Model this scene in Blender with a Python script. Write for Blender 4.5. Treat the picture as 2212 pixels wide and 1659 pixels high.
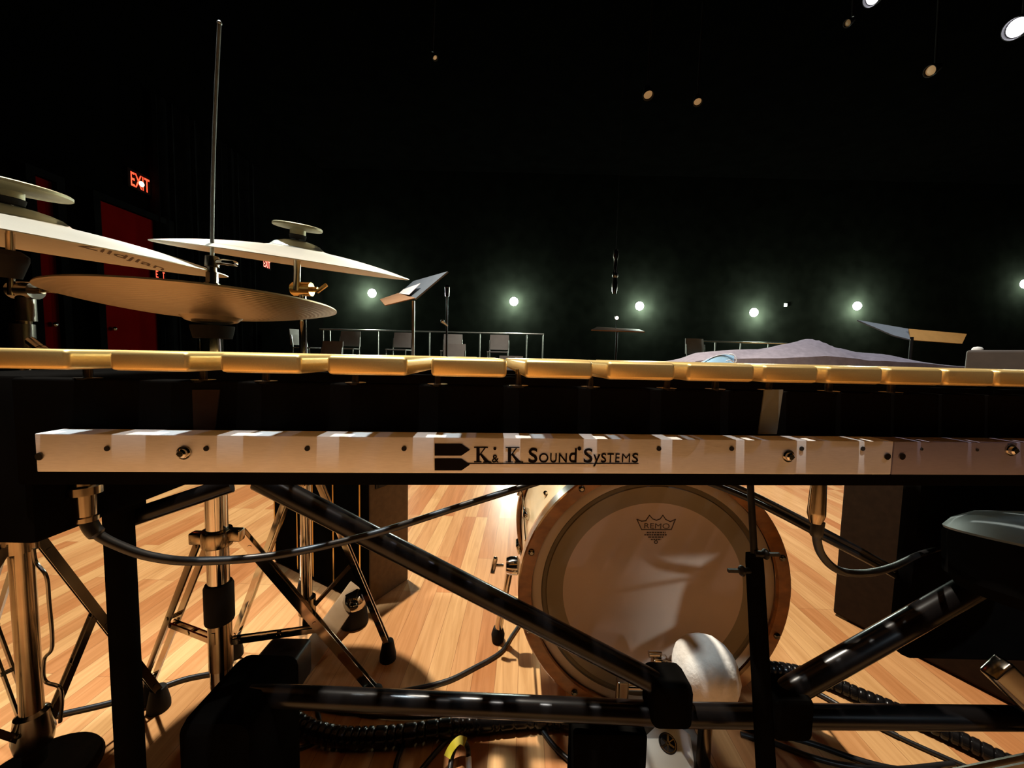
import bpy, math, random
from mathutils import Vector as V, Matrix, noise

random.seed(7)
S = bpy.context.scene
COL = S.collection
D2R = math.pi / 180
for _o in list(bpy.data.objects):
    bpy.data.objects.remove(_o)

# ------------------------------------------------------------------ camera
CAM = V((0, 0, 0.80))
FPX = 830.0
pit, rol = 4.0 * D2R, 1.3 * D2R
FW = V((0, math.cos(pit), -math.sin(pit)))
_r0, _u0 = V((1, 0, 0)), V((0, math.sin(pit), math.cos(pit)))
RT = _r0 * math.cos(rol) + _u0 * math.sin(rol)
UP = _u0 * math.cos(rol) - _r0 * math.sin(rol)
cd = bpy.data.cameras.new('camera')
cam = bpy.data.objects.new('camera', cd)
COL.objects.link(cam)
cd.sensor_width = 36
cd.lens = 36 * FPX / 2212
cd.clip_start = 0.01
cd.clip_end = 60
cam.matrix_world = Matrix(((RT.x, UP.x, -FW.x, CAM.x), (RT.y, UP.y, -FW.y, CAM.y), (RT.z, UP.z, -FW.z, CAM.z), (0, 0, 0, 1)))
S.camera = cam

# ------------------------------------------------------------------ world, exposure, stage lights, added fill spots
w = bpy.data.worlds.new('dark_hall')
S.world = w
w.use_nodes = True
w.node_tree.nodes['Background'].inputs[0].default_value = (0.010, 0.010, 0.008, 1)
w.node_tree.nodes['Background'].inputs[1].default_value = 0.0
S.view_settings.view_transform = 'Standard'
S.view_settings.look = 'None'
S.view_settings.exposure = 0
S.view_settings.gamma = 1
S.view_settings.use_curve_mapping = False


def spot(name, loc, aim, power, color, angle, blend=0.5, radius=0.05):
    l = bpy.data.lights.new(name, 'SPOT')
    l.energy = power
    l.color = color
    l.spot_size = angle * D2R
    l.spot_blend = blend
    l.shadow_soft_size = radius
    o = bpy.data.objects.new(name, l)
    COL.objects.link(o)
    o.location = loc
    o.rotation_euler = (V(aim) - V(loc)).to_track_quat('-Z', 'Y').to_euler()
    return o


spot('stage_spot_key', (-0.85, 1.75, 5.3), (0.0, 1.35, 0), 1600, (1.0, 0.91, 0.77), 64, 0.6, 0.05)
spot('fill_spot_player', (-0.55, -1.7, 5.3), (-0.55, -1.6, 0), 1450, (1.0, 0.94, 0.84), 36, 0.5, 0.08)  # unseen fill, added to bounce light off the floor behind the camera
spot('stage_spot_front', (0.05, -0.62, 5.0), (0.05, -0.62, 0), 480, (1.0, 0.96, 0.90), 30, 0.10, 0.035)
spot('stage_spot_right', (2.3, -0.80, 4.6), (0.3, 0.4, 0.7), 60, (0.84, 0.84, 1.0), 26, 0.7, 0.04)
spot('stage_spot_cool', (2.2, 2.6, 5.0), (2.35, 2.95, 0.8), 560, (0.84, 0.90, 1.0), 52, 0.7, 0.08)
spot('stage_spot_cymbals', (-1.6, 0.8, 4.8), (-0.62, 0.62, 0.9), 980, (0.80, 0.94, 1.0), 22, 0.7, 0.12)
spot('fill_spot_stool', (2.1, -2.5, 2.7), (0.80, 0.42, 0.6), 260, (0.72, 0.88, 1.0), 9, 0.6, 0.06)  # unseen narrow lamp, added to light the stool seat
spot('fill_spot_chairs', (0.0, 5.2, 5.3), (0.0, 8.0, 0.6), 520, (1.0, 0.92, 0.80), 66, 0.9, 0.1)  # unseen spot, added to lift the chairs at the back
spot('fill_spot_stand', (-1.8, 4.6, 5.0), (-0.6, 3.0, 1.3), 200, (0.9, 0.95, 1.0), 22, 0.8, 0.06)  # unseen spot, added to brighten the left music stand
spot('fill_spot_stand_amber', (4.6, 0.6, 5.0), (3.5, 3.3, 1.0), 420, (1.0, 0.84, 0.58), 20, 0.8, 0.06)  # unseen warm spot, added to brighten the right music stand


# ------------------------------------------------------------------ pixel helpers (2212 x 1659 frame)
def ray(px, py):
    return FW + RT * ((px - 1106.0) / FPX) + UP * ((829.5 - py) / FPX)


def P(px, py, Y):
    d = ray(px, py)
    return CAM + d * (Y / d.y)


def F(px, py, z=0.0):
    d = ray(px, py)
    return CAM + d * ((z - CAM.z) / d.z)


def W(px, py, x):
    d = ray(px, py)
    return CAM + d * (x / d.x)


# ------------------------------------------------------------------ materials
MATS = {}


def mat(name, col, rough=0.5, metal=0.0, var=0.08, scale=25.0, emit=None, estr=0.0, bump=0.0, coat=0.0, spec=None, stretch=None):
    m = bpy.data.materials.new(name)
    m.use_nodes = True
    nt = m.node_tree
    b = nt.nodes['Principled BSDF']
    b.inputs['Roughness'].default_value = rough
    b.inputs['Metallic'].default_value = metal
    if coat:
        b.inputs['Coat Weight'].default_value = coat
        b.inputs['Coat Roughness'].default_value = 0.15
    if spec is not None:
        b.inputs['Specular IOR Level'].default_value = spec
    tc = nt.nodes.new('ShaderNodeTexCoord')
    n = nt.nodes.new('ShaderNodeTexNoise')
    n.inputs['Scale'].default_value = scale
    n.inputs['Detail'].default_value = 4
    if stretch:
        mp = nt.nodes.new('ShaderNodeMapping')
        mp.inputs['Scale'].default_value = stretch
        nt.links.new(tc.outputs['Object'], mp.inputs['Vector'])
        nt.links.new(mp.outputs['Vector'], n.inputs['Vector'])
    else:
        nt.links.new(tc.outputs['Object'], n.inputs['Vector'])
    r = nt.nodes.new('ShaderNodeValToRGB')
    r.color_ramp.elements[0].color = tuple(max(0, c * (1 - var)) for c in col) + (1,)
    r.color_ramp.elements[1].color = tuple(min(1, c * (1 + var)) for c in col) + (1,)
    r.color_ramp.elements[0].position = 0.3
    r.color_ramp.elements[1].position = 0.7
    nt.links.new(n.outputs['Fac'], r.inputs['Fac'])
    nt.links.new(r.outputs['Color'], b.inputs['Base Color'])
    if bump:
        bp = nt.nodes.new('ShaderNodeBump')
        bp.inputs['Strength'].default_value = bump
        bp.inputs['Distance'].default_value = 0.002
        nt.links.new(n.outputs['Fac'], bp.inputs['Height'])
        nt.links.new(bp.outputs['Normal'], b.inputs['Normal'])
    if emit:
        b.inputs['Emission Color'].default_value = tuple(emit) + (1,)
        b.inputs['Emission Strength'].default_value = estr
    MATS[name] = m
    return m


mat('gold_bar', (0.80, 0.55, 0.20), 0.38, 0.72, 0.06, 60, stretch=(60, 3, 20))
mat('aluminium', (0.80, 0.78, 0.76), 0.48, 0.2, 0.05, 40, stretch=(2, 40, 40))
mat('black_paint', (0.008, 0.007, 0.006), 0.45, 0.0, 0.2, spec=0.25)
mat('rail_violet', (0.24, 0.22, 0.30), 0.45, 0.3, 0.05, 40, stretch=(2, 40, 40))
mat('black_matte', (0.004, 0.0036, 0.0032), 0.9, 0.0, 0.2, spec=0.0)
mat('black_tube', (0.006, 0.005, 0.005), 0.24, 0.0, 0.2, spec=0.28)
mat('rubber', (0.010, 0.009, 0.008), 0.75, 0.0, 0.2, spec=0.2)
mat('cable_rubber', (0.012, 0.011, 0.011), 0.38, 0.0, 0.2)
mat('rod_steel', (0.34, 0.35, 0.34), 0.35, 0.8, 0.2, 60)
mat('chrome', (0.56, 0.52, 0.46), 0.08, 1.0, 0.03)
mat('chrome_worn', (0.36, 0.29, 0.20), 0.18, 1.0, 0.15)
mat('dark_chrome', (0.22, 0.20, 0.17), 0.2, 1.0, 0.1)
mat('brass_part', (0.60, 0.40, 0.14), 0.25, 1.0, 0.12)
mat('ink', (0.008, 0.006, 0.005), 0.8, 0.0, 0.1, spec=0.05)
mat('disc_bronze', (0.24, 0.21, 0.115), 0.42, 0.55, 0.10)
mat('strap_grey', (0.20, 0.21, 0.18), 0.4, 0.3, 0.1)
mat('ink_soft', (0.09, 0.055, 0.03), 0.7, 0.0, 0.1)
mat('hole', (0.004, 0.003, 0.003), 0.9, 0.0, 0.0)
mat('black_wall', (0.0030, 0.0036, 0.0027), 0.95, 0.0, 0.25, 3.0, spec=0.0)
mat('black_ceiling', (0.0006, 0.0006, 0.0005), 0.95, 0.0, 0.2, 3.0, spec=0.0)
mat('red_paint', (0.055, 0.0010, 0.0008), 0.8, 0.0, 0.1, 4.0, spec=0.0)
mat('drape', (0.002, 0.002, 0.002), 0.95, 0.0, 0.3, 6.0, spec=0.0)
mat('wood_hoop', (0.36, 0.14, 0.035), 0.3, 0.0, 0.35, 9, coat=0.4, stretch=(3, 1, 6))
mat('maple_shell', (0.72, 0.50, 0.27), 0.3, 0.0, 0.10, 12, coat=0.4)
mat('drum_head', (0.68, 0.51, 0.38), 0.36, 0.0, 0.05, 9)
mat('drum_ring', (0.31, 0.235, 0.13), 0.34, 0.0, 0.08, 9)
mat('drum_collar', (0.60, 0.47, 0.33), 0.32, 0.0, 0.06, 9)
mat('drum_groove', (0.16, 0.12, 0.06), 0.4, 0.0, 0.08, 9)
mat('felt_white', (0.82, 0.78, 0.72), 0.95, 0.0, 0.05, 120, bump=0.6, spec=0.1)
mat('felt_dark', (0.02, 0.018, 0.016), 0.95, 0.0, 0.2, spec=0.1)
mat('brown_carpet', (0.022, 0.012, 0.006), 0.95, 0.0, 0.15, 60, spec=0.1)
mat('tan_carpet', (0.15, 0.098, 0.05), 0.95, 0.0, 0.12, 60, spec=0.1)
mat('tan_board', (0.25, 0.155, 0.075), 0.7, 0.0, 0.12, 20)
mat('vinyl_sheen', (0.10, 0.125, 0.135), 0.5, 0.0, 0.1, 40)  # black seat top with its cool sheen put into the colour
mat('cloth_mauve', (0.31, 0.265, 0.285), 0.95, 0.0, 0.12, 30, spec=0.1)
mat('mask_blue', (0.42, 0.70, 0.92), 0.85, 0.0, 0.05, 60)
mat('mask_white', (0.80, 0.86, 0.90), 0.85, 0.0, 0.05, 60)
mat('desk_grey', (0.13, 0.155, 0.185), 0.55, 0.0, 0.06, 20)
mat('desk_warm_lit', (0.30, 0.15, 0.06), 0.6, 0.0, 0.06, 20)  # warm light put into the base colour of ledge and flat desk
mat('desk_amber_lit', (0.42, 0.22, 0.06), 0.6, 0.0, 0.06, 20)  # ledge colour carries the amber light that falls on it
mat('paper', (0.80, 0.76, 0.76), 0.8, 0.0, 0.02, 20)
mat('chair_shell', (0.34, 0.31, 0.29), 0.6, 0.0, 0.06, 10)
mat('steel_rail', (0.62, 0.62, 0.58), 0.28, 0.9, 0.05)
mat('grey_case', (0.05, 0.036, 0.027), 0.7, 0.0, 0.1, 30)
mat('yellow_tape', (0.62, 0.52, 0.03), 0.5, 0.0, 0.05)
mat('white_tape', (0.78, 0.77, 0.74), 0.5, 0.0, 0.05)
mat('riser_black', (0.010, 0.010, 0.009), 0.8, 0.0, 0.2, 5, spec=0.1)
mat('exit_glow', (0.4, 0.02, 0.01), 0.5, emit=(1.0, 0.05, 0.015), estr=2.6)
mat('exit_bright', (0.5, 0.05, 0.04), 0.5, emit=(1.0, 0.09, 0.06), estr=6.0)
mat('exit_hot', (0.9, 0.4, 0.3), 0.5, emit=(1.0, 0.42, 0.26), estr=14.0)
mat('exit_far', (0.4, 0.02, 0.01), 0.5, emit=(1.0, 0.06, 0.03), estr=3.0)
mat('lamp_white', (0.9, 0.9, 0.88), 0.5, emit=(0.93, 1.0, 0.92), estr=30.0)
mat('lamp_rose', (0.9, 0.8, 0.75), 0.5, emit=(1.0, 0.72, 0.62), estr=8.0)
mat('lamp_lilac', (0.9, 0.9, 0.95), 0.5, emit=(0.90, 0.88, 1.0), estr=9.0)
mat('lamp_amber', (0.5, 0.35, 0.2), 0.5, emit=(1.0, 0.58, 0.24), estr=0.20)
mat('lamp_dim', (0.3, 0.2, 0.1), 0.5, emit=(1.0, 0.62, 0.25), estr=0.06)
mat('lamp_green', (0.6, 0.7, 0.6), 0.5, emit=(0.75, 1.0, 0.75), estr=0.5)


def cymbal_mat(name, ca, cb):
    m = bpy.data.materials.new(name)
    m.use_nodes = True
    nt = m.node_tree
    b = nt.nodes['Principled BSDF']
    b.inputs['Metallic'].default_value = 0.80
    b.inputs['Roughness'].default_value = 0.34
    b.inputs['Anisotropic'].default_value = 0.5
    tc = nt.nodes.new('ShaderNodeTexCoord')
    ln = nt.nodes.new('ShaderNodeVectorMath')
    ln.operation = 'LENGTH'
    nt.links.new(tc.outputs['Object'], ln.inputs[0])
    w1 = nt.nodes.new('ShaderNodeMath')
    w1.operation = 'MULTIPLY'
    w1.inputs[1].default_value = 900
    nt.links.new(ln.outputs['Value'], w1.inputs[0])
    sn = nt.nodes.new('ShaderNodeMath')
    sn.operation = 'SINE'
    nt.links.new(w1.outputs[0], sn.inputs[0])
    bp = nt.nodes.new('ShaderNodeBump')
    bp.inputs['Strength'].default_value = 0.12
    bp.inputs['Distance'].default_value = 0.001
    nt.links.new(sn.outputs[0], bp.inputs['Height'])
    nt.links.new(bp.outputs['Normal'], b.inputs['Normal'])
    nz = nt.nodes.new('ShaderNodeTexNoise')
    nz.inputs['Scale'].default_value = 14
    nt.links.new(tc.outputs['Object'], nz.inputs['Vector'])
    r = nt.nodes.new('ShaderNodeValToRGB')
    r.color_ramp.elements[0].color = ca + (1,)
    r.color_ramp.elements[1].color = cb + (1,)
    nt.links.new(nz.outputs['Fac'], r.inputs['Fac'])
    nt.links.new(r.outputs['Color'], b.inputs['Base Color'])
    MATS[name] = m


cymbal_mat('cymbal_bronze', (0.74, 0.67, 0.55), (0.84, 0.78, 0.67))
cymbal_mat('cymbal_dark', (0.36, 0.265, 0.15), (0.46, 0.35, 0.22))  # darker, browner bronze for the hi-hat pair


def floor_mat():
    m = bpy.data.materials.new('oak_strip_floor')
    m.use_nodes = True
    nt = m.node_tree
    b = nt.nodes['Principled BSDF']
    b.inputs['Roughness'].default_value = 0.30
    b.inputs['Specular IOR Level'].default_value = 0.45
    tc = nt.nodes.new('ShaderNodeTexCoord')
    mp = nt.nodes.new('ShaderNodeMapping')
    mp.inputs['Rotation'].default_value = (0, 0, math.pi / 2 + 0.035)
    nt.links.new(tc.outputs['Object'], mp.inputs['Vector'])
    br = nt.nodes.new('ShaderNodeTexBrick')
    br.offset = 0.37
    br.offset_frequency = 3
    br.inputs['Scale'].default_value = 1.0
    br.inputs['Brick Width'].default_value = 0.62
    br.inputs['Row Height'].default_value = 0.057
    br.inputs['Mortar Size'].default_value = 0.0006
    br.inputs['Mortar Smooth'].default_value = 0.3
    br.inputs['Color1'].default_value = (0.72, 0.43, 0.19, 1)
    br.inputs['Color2'].default_value = (0.50, 0.20, 0.072, 1)
    br.inputs['Mortar'].default_value = (0.30, 0.13, 0.05, 1)
    nt.links.new(mp.outputs['Vector'], br.inputs['Vector'])
    mp2 = nt.nodes.new('ShaderNodeMapping')
    mp2.inputs['Scale'].default_value = (34, 2.2, 1)
    mp2.inputs['Rotation'].default_value = (0, 0, 0.035)
    nt.links.new(tc.outputs['Object'], mp2.inputs['Vector'])
    nz = nt.nodes.new('ShaderNodeTexNoise')
    nz.inputs['Scale'].default_value = 1.6
    nz.inputs['Detail'].default_value = 6
    nz.inputs['Distortion'].default_value = 1.4
    nt.links.new(mp2.outputs['Vector'], nz.inputs['Vector'])
    rp = nt.nodes.new('ShaderNodeValToRGB')
    rp.color_ramp.elements[0].position = 0.3
    rp.color_ramp.elements[0].color = (0.70, 0.62, 0.52, 1)
    rp.color_ramp.elements[1].position = 0.72
    rp.color_ramp.elements[1].color = (1.0, 1.0, 1.0, 1)
    nt.links.new(nz.outputs['Fac'], rp.inputs['Fac'])
    mx = nt.nodes.new('ShaderNodeMix')
    mx.data_type = 'RGBA'
    mx.blend_type = 'MULTIPLY'
    mx.inputs['Factor'].default_value = 0.85
    nt.links.new(br.outputs['Color'], mx.inputs['A'])
    nt.links.new(rp.outputs['Color'], mx.inputs['B'])
    nt.links.new(mx.outputs['Result'], b.inputs['Base Color'])
    MATS['oak'] = m


floor_mat()


# ------------------------------------------------------------------ mesh builder
def perp(d):
    d = d.normalized()
    a = V((0, 0, 1)) if abs(d.z) < 0.9 else V((1, 0, 0))
    x = a.cross(d).normalized()
    return x, d.cross(x).normalized()


class MB:
    def __init__(s):
        s.v, s.f, s.m = [], [], []

    def face(s, ids, m=0):
        s.f.append(tuple(ids))
        s.m.append(m)

    def box(s, c, size, ax=None, m=0, bev=0.0):
        """box of full size about centre c, optional axes, chamfered on all edges when bev > 0"""
        c = V(c)
        X, Y, Z = ax if ax else (V((1, 0, 0)), V((0, 1, 0)), V((0, 0, 1)))
        hx, hy, hz = size[0] / 2, size[1] / 2, size[2] / 2
        if bev <= 0:
            b = len(s.v)
            for sx in (-1, 1):
                for sy in (-1, 1):
                    for sz in (-1, 1):
                        s.v.append(c + X * hx * sx + Y * hy * sy + Z * hz * sz)
            for q in ((0, 1, 3, 2), (4, 6, 7, 5), (0, 4, 5, 1), (2, 3, 7, 6), (0, 2, 6, 4), (1, 5, 7, 3)):
                s.face([b + i for i in q], m)
            return
        bev = min(bev, hx * 0.9, hy * 0.9, hz * 0.9)
        # rounded profile in X-Z swept along Y, ends chamfered
        def ring(y, sh):
            b = len(s.v)
            for cx, cz, a0 in ((1, 1, 0), (-1, 1, 90), (-1, -1, 180), (1, -1, 270)):
                for k in range(4):
                    a = (a0 + k * 30) * D2R
                    px = cx * (hx - bev) + math.cos(a) * (bev - sh)
                    pz = cz * (hz - bev) + math.sin(a) * (bev - sh)
                    s.v.append(c + X * px + Z * pz + Y * y)
            return b
        rs = [ring(-hy, bev * 0.7), ring(-hy + bev * 0.3, bev * 0.2), ring(-hy + bev, 0), ring(hy - bev, 0), ring(hy - bev * 0.3, bev * 0.2), ring(hy, bev * 0.7)]
        for a, b2 in zip(rs, rs[1:]):
            for k in range(16):
                k2 = (k + 1) % 16
                s.face((a + k, b2 + k, b2 + k2, a + k2), m)
        s.face([rs[0] + k for k in range(16)], m)
        s.face([rs[-1] + 15 - k for k in range(16)], m)

    def bar(s, p, q, wd, th, up=(0, 0, 1), m=0, bev=0.0):
        """flat bar from p to q, width along 'side', thickness along up-ish"""
        p, q = V(p), V(q)
        d = (q - p)
        L = d.length
        d.normalize()
        x = d.cross(V(up))
        if x.length < 1e-4:
            x = d.cross(V((1, 0, 0)))
        x.normalize()
        z = x.cross(d).normalized()
        s.box((p + q) / 2, (wd, L, th), (x, d, z), m, bev)

    def tube(s, pts, r, n=14, m=0, caps=True, closed=False):
        pts = [V(p) for p in pts]
        rs = r if isinstance(r, (list, tuple)) else [r] * len(pts)
        N = len(pts)
        x = None
        rings = []
        for i, p in enumerate(pts):
            if closed:
                d = pts[(i + 1) % N] - pts[i - 1]
            elif i == 0:
                d = pts[1] - p
            elif i == N - 1:
                d = p - pts[-2]
            else:
                d = (pts[i + 1] - p).normalized() + (p - pts[i - 1]).normalized()
            if d.length < 1e-9:
                d = V((0, 0, 1))
            d.normalize()
            if x is None:
                x, y = perp(d)
            else:
                x = (x - d * x.dot(d))
                if x.length < 1e-6:
                    x, y = perp(d)
                x.normalize()
                y = d.cross(x)
            b = len(s.v)
            rings.append(b)
            for k in range(n):
                a = 2 * math.pi * k / n
                s.v.append(p + (x * math.cos(a) + y * math.sin(a)) * rs[i])
        pairs = list(zip(rings, rings[1:]))
        if closed:
            pairs.append((rings[-1], rings[0]))
        for a, b in pairs:
            for k in range(n):
                k2 = (k + 1) % n
                s.face((a + k, a + k2, b + k2, b + k), m)
        if caps and not closed:
            s.face([rings[0] + n - 1 - k for k in range(n)], m)
            s.face([rings[-1] + k for k in range(n)], m)

    def lathe(s, prof, o, ax, n=48, m=0, xdir=None, mats=None, close=False):
        """revolve (r, h) about axis ax through o"""
        o, ax = V(o), V(ax).normalized()
        if xdir is not None:
            x = V(xdir)
            x = (x - ax * x.dot(ax)).normalized()
            y = ax.cross(x)
        else:
            x, y = perp(ax)
        rings = []
        for r, h in prof:
            b = len(s.v)
            if r < 1e-7:
                s.v.append(o + ax * h)
                rings.append((b, 1))
            else:
                for k in range(n):
                    a = 2 * math.pi * k / n
                    s.v.append(o + ax * h + (x * math.cos(a) + y * math.sin(a)) * r)
                rings.append((b, n))
        prs = list(zip(rings, rings[1:]))
        if close:
            prs.append((rings[-1], rings[0]))
        for i, ((a, na), (b, nb)) in enumerate(prs):
            mm = mats[i] if mats else m
            for k in range(n):
                k2 = (k + 1) % n
                if na == 1 and nb == 1:
                    continue
                if na == 1:
                    s.face((a, b + k2, b + k), mm)
                elif nb == 1:
                    s.face((a + k, a + k2, b), mm)
                else:
                    s.face((a + k, a + k2, b + k2, b + k), mm)

    def prism(s, pts, d, m=0):
        """polygon pts extruded by vector d"""
        b = len(s.v)
        n = len(pts)
        d = V(d)
        s.v += [V(p) for p in pts] + [V(p) + d for p in pts]
        s.face([b + n - 1 - i for i in range(n)], m)
        s.face([b + n + i for i in range(n)], m)
        for i in range(n):
            j = (i + 1) % n
            s.face((b + i, b + j, b + n + j, b + n + i), m)

    def ball(s, c, r, n=16, m=0, sc=(1, 1, 1), ax=None):
        X, Y, Z = ax if ax else (V((1, 0, 0)), V((0, 1, 0)), V((0, 0, 1)))
        c = V(c)
        rows = n // 2
        idx = []
        for i in range(rows + 1):
            t = math.pi * i / rows
            if i in (0, rows):
                idx.append([len(s.v)])
                s.v.append(c + Z * r * sc[2] * math.cos(t))
            else:
                row = []
                for k in range(n):
                    a = 2 * math.pi * k / n
                    row.append(len(s.v))
                    s.v.append(c + X * r * sc[0] * math.sin(t) * math.cos(a) + Y * r * sc[1] * math.sin(t) * math.sin(a) + Z * r * sc[2] * math.cos(t))
                idx.append(row)
        for i in range(rows):
            a, b = idx[i], idx[i + 1]
            for k in range(n):
                k2 = (k + 1) % n
                if len(a) == 1:
                    s.face((a[0], b[k], b[k2]), m)
                elif len(b) == 1:
                    s.face((a[k], b[0], a[k2]), m)
                else:
                    s.face((a[k], b[k], b[k2], a[k2]), m)

    def text(s, body, size, fn, m=0, sx=1.0, bold=0.0):
        """lay a line of text; fn(x, y) maps the flat text to a point on its surface"""
        c = bpy.data.curves.new('t', 'FONT')
        c.body = body
        c.size = size
        c.offset = bold
        c.resolution_u = 4
        o = bpy.data.objects.new('t', c)
        COL.objects.link(o)
        bpy.context.view_layer.update()
        me = bpy.data.meshes.new_from_object(o.evaluated_get(bpy.context.evaluated_depsgraph_get()))
        b = len(s.v)
        wd = max([q.co.x for q in me.vertices] + [0]) * sx
        for q in me.vertices:
            s.v.append(fn(q.co.x * sx, q.co.y))
        for p in me.polygons:
            s.face([b + i for i in p.vertices], m)
        bpy.data.objects.remove(o)
        bpy.data.curves.remove(c)
        bpy.data.meshes.remove(me)
        return wd


ORG = {}


def build(name, mb, mats, parent=None, origin=None, smooth=True, angle=38):
    o_ = V(ORG[parent]) if parent is not None else (V(origin) if origin is not None else V((0, 0, 0)))
    me = bpy.data.meshes.new(name)
    me.from_pydata([tuple(q - o_) for q in mb.v], [], mb.f)
    for mm in (mats if isinstance(mats, (list, tuple)) else [mats]):
        me.materials.append(MATS[mm])
    for p, i in zip(me.polygons, mb.m):
        p.material_index = i
        p.use_smooth = smooth
    me.update()
    if smooth:
        me.set_sharp_from_angle(angle=angle * D2R)
    ob = bpy.data.objects.new(name, me)
    COL.objects.link(ob)
    if parent is not None:
        ob.parent = parent
    else:
        ob.location = o_
    ORG[ob] = o_
    return ob


def tag(o, label, cat, group=None, kind=None):
    o['label'] = label
    o['category'] = cat
    if group:
        o['group'] = group
    if kind:
        o['kind'] = kind
    return o


def thing(name, label, cat, loc, group=None):
    o = bpy.data.objects.new(name, None)
    o.empty_display_size = 0.05
    COL.objects.link(o)
    o.location = loc
    ORG[o] = V(loc)
    return tag(o, label, cat, group)


def struct(name, mb, mats, label=None):
    o = build(name, mb, mats, smooth=False)
    o['kind'] = 'structure'
    if label:
        o['label'] = label
    return o


def copy_tree(o, parent=None):
    c = o.copy()
    COL.objects.link(c)
    if parent is not None:
        c.parent = parent
    for ch in list(o.children):
        copy_tree(ch, c)
    return c


def bez(pts, n=10):
    """Catmull-Rom through points"""
    pts = [V(p) for p in pts]
    q = [pts[0] * 2 - pts[1]] + pts + [pts[-1] * 2 - pts[-2]]
    out = []
    for i in range(1, len(q) - 2):
        for k in range(n):
            t = k / n
            a, b, c, d = q[i - 1], q[i], q[i + 1], q[i + 2]
            out.append(0.5 * ((2 * b) + (c - a) * t + (2 * a - 5 * b + 4 * c - d) * t * t + (3 * b - a - 3 * c + d) * t ** 3))
    out.append(pts[-1])
    return out


EX, EY, EZ = V((1, 0, 0)), V((0, 1, 0)), V((0, 0, 1))

# ------------------------------------------------------------------ the setting
XL, XR, YB, YF, ZC = -5.2, 15.0, 10.6, -3.0, 5.7
m = MB(); m.box(((XL + XR) / 2, (YB + YF) / 2, -0.05), (XR - XL, YB - YF, 0.1)); struct('floor', m, 'oak', 'pale wooden strip floor')
m = MB(); m.box(((XL + XR) / 2, (YB + YF) / 2, ZC + 0.05), (XR - XL, YB - YF, 0.1)); struct('ceiling', m, 'black_ceiling')
m = MB(); m.box(((XL + XR) / 2, YB + 0.05, ZC / 2), (XR - XL, 0.1, ZC)); struct('wall_back', m, 'black_wall')
m = MB(); m.box((XL - 0.05, (YB + YF) / 2, ZC / 2), (0.1, YB - YF, ZC)); struct('wall_left', m, 'black_ceiling')
m = MB(); m.box((XR + 0.05, (YB + YF) / 2, ZC / 2), (0.1, YB - YF, ZC)); struct('wall_right', m, 'black_wall')
m = MB(); m.box(((XL + XR) / 2, YF - 0.05, ZC / 2), (XR - XL, 0.1, ZC)); struct('wall_front', m, 'black_wall')

# red doors on the left wall
for i, (pa, pb, top) in enumerate((((200, 440), (352, 520), 2.62), ((60, 440), (106, 440), 2.62))):
    ya, yb = W(pa[0], pa[1], XL).y, W(pb[0], pb[1], XL).y
    m = MB()
    m.box((XL + 0.02, (ya + yb) / 2, top / 2), (0.04, yb - ya, top))
    d = struct('door_%d' % (i + 1), m, 'red_paint', 'red painted door in the dark left wall')
    m = MB()
    m.box((XL + 0.05, ya - 0.04, top / 2 + 0.04), (0.1, 0.08, top + 0.08))
    m.box((XL + 0.05, yb + 0.04, top / 2 + 0.04), (0.1, 0.08, top + 0.08))
    m.box((XL + 0.05, (ya + yb) / 2, top + 0.04), (0.1, yb - ya, 0.08))
    build('door_frame', m, 'drape', d, smooth=False)
    m = MB()
    m.ball((XL + 0.07, ya + 0.12, 1.05), 0.03, 10)
    m.tube([(XL + 0.04, ya + 0.12, 1.05), (XL + 0.07, ya + 0.12, 1.05)], 0.012, 8)
    build('door_handle', m, 'chrome', d)


def exit_sign(c, rt, nrm, h, label, mt, hot=0.0):
    c, rt, nrm = V(c), V(rt), V(nrm)
    L = h * 1.45
    root = thing('exit_sign', label, 'exit sign', c, 'lit red exit signs')
    m = MB()
    m.box(c + nrm * 0.02, (L + 0.06, 0.04, h + 0.06), (rt, -nrm, EZ), 0, 0.006)
    build('housing', m, 'black_matte', root)
    m = MB()
    o0 = c - rt * L / 2 - EZ * h / 2 + nrm * 0.0415
    w0 = MB().text('EXIT', h * 1.38, lambda x, y: V((x, y, 0)))
    m.text('EXIT', h * 1.38, lambda x, y: o0 + rt * x + EZ * y, sx=L / w0, bold=h * 0.012)
    build('lettering', m, mt, root, smooth=False)
    if hot:
        m = MB()
        m.lathe([(hot, 0.0), (hot * 0.85, 0.010), (0.0, 0.014)], c + nrm * 0.042 - EZ * h * 0.1 + rt * 0.02, nrm, 20)
        build('lamp', m, 'exit_hot', root)
        l = bpy.data.lights.new('exit_glow', 'POINT')
        l.energy = 2.2
        l.color = (1.0, 0.10, 0.03)
        l.shadow_soft_size = 0.05
        lo = bpy.data.objects.new('exit_glow', l)
        COL.objects.link(lo)
        lo.location = c + nrm * 0.12
    return root


e1 = W(296, 393, XL)
exit_sign((XL, e1.y, e1.z), EY, EX, 0.19, 'bright red lit exit sign high on the left wall above red door', 'exit_glow', 0.036)
e2 = W(329, 592, XL)
exit_sign((XL + 0.041, e2.y + 0.035, e2.z), EY, EX, 0.10, 'small red exit sign low on the red door, only its first letter showing', 'exit_glow')
e3 = W(572, 570, XL)
exit_sign((XL, e3.y, e3.z), EY, EX, 0.15, 'tiny red exit sign glimpsed just under the right crash cymbal', 'exit_bright')

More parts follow.
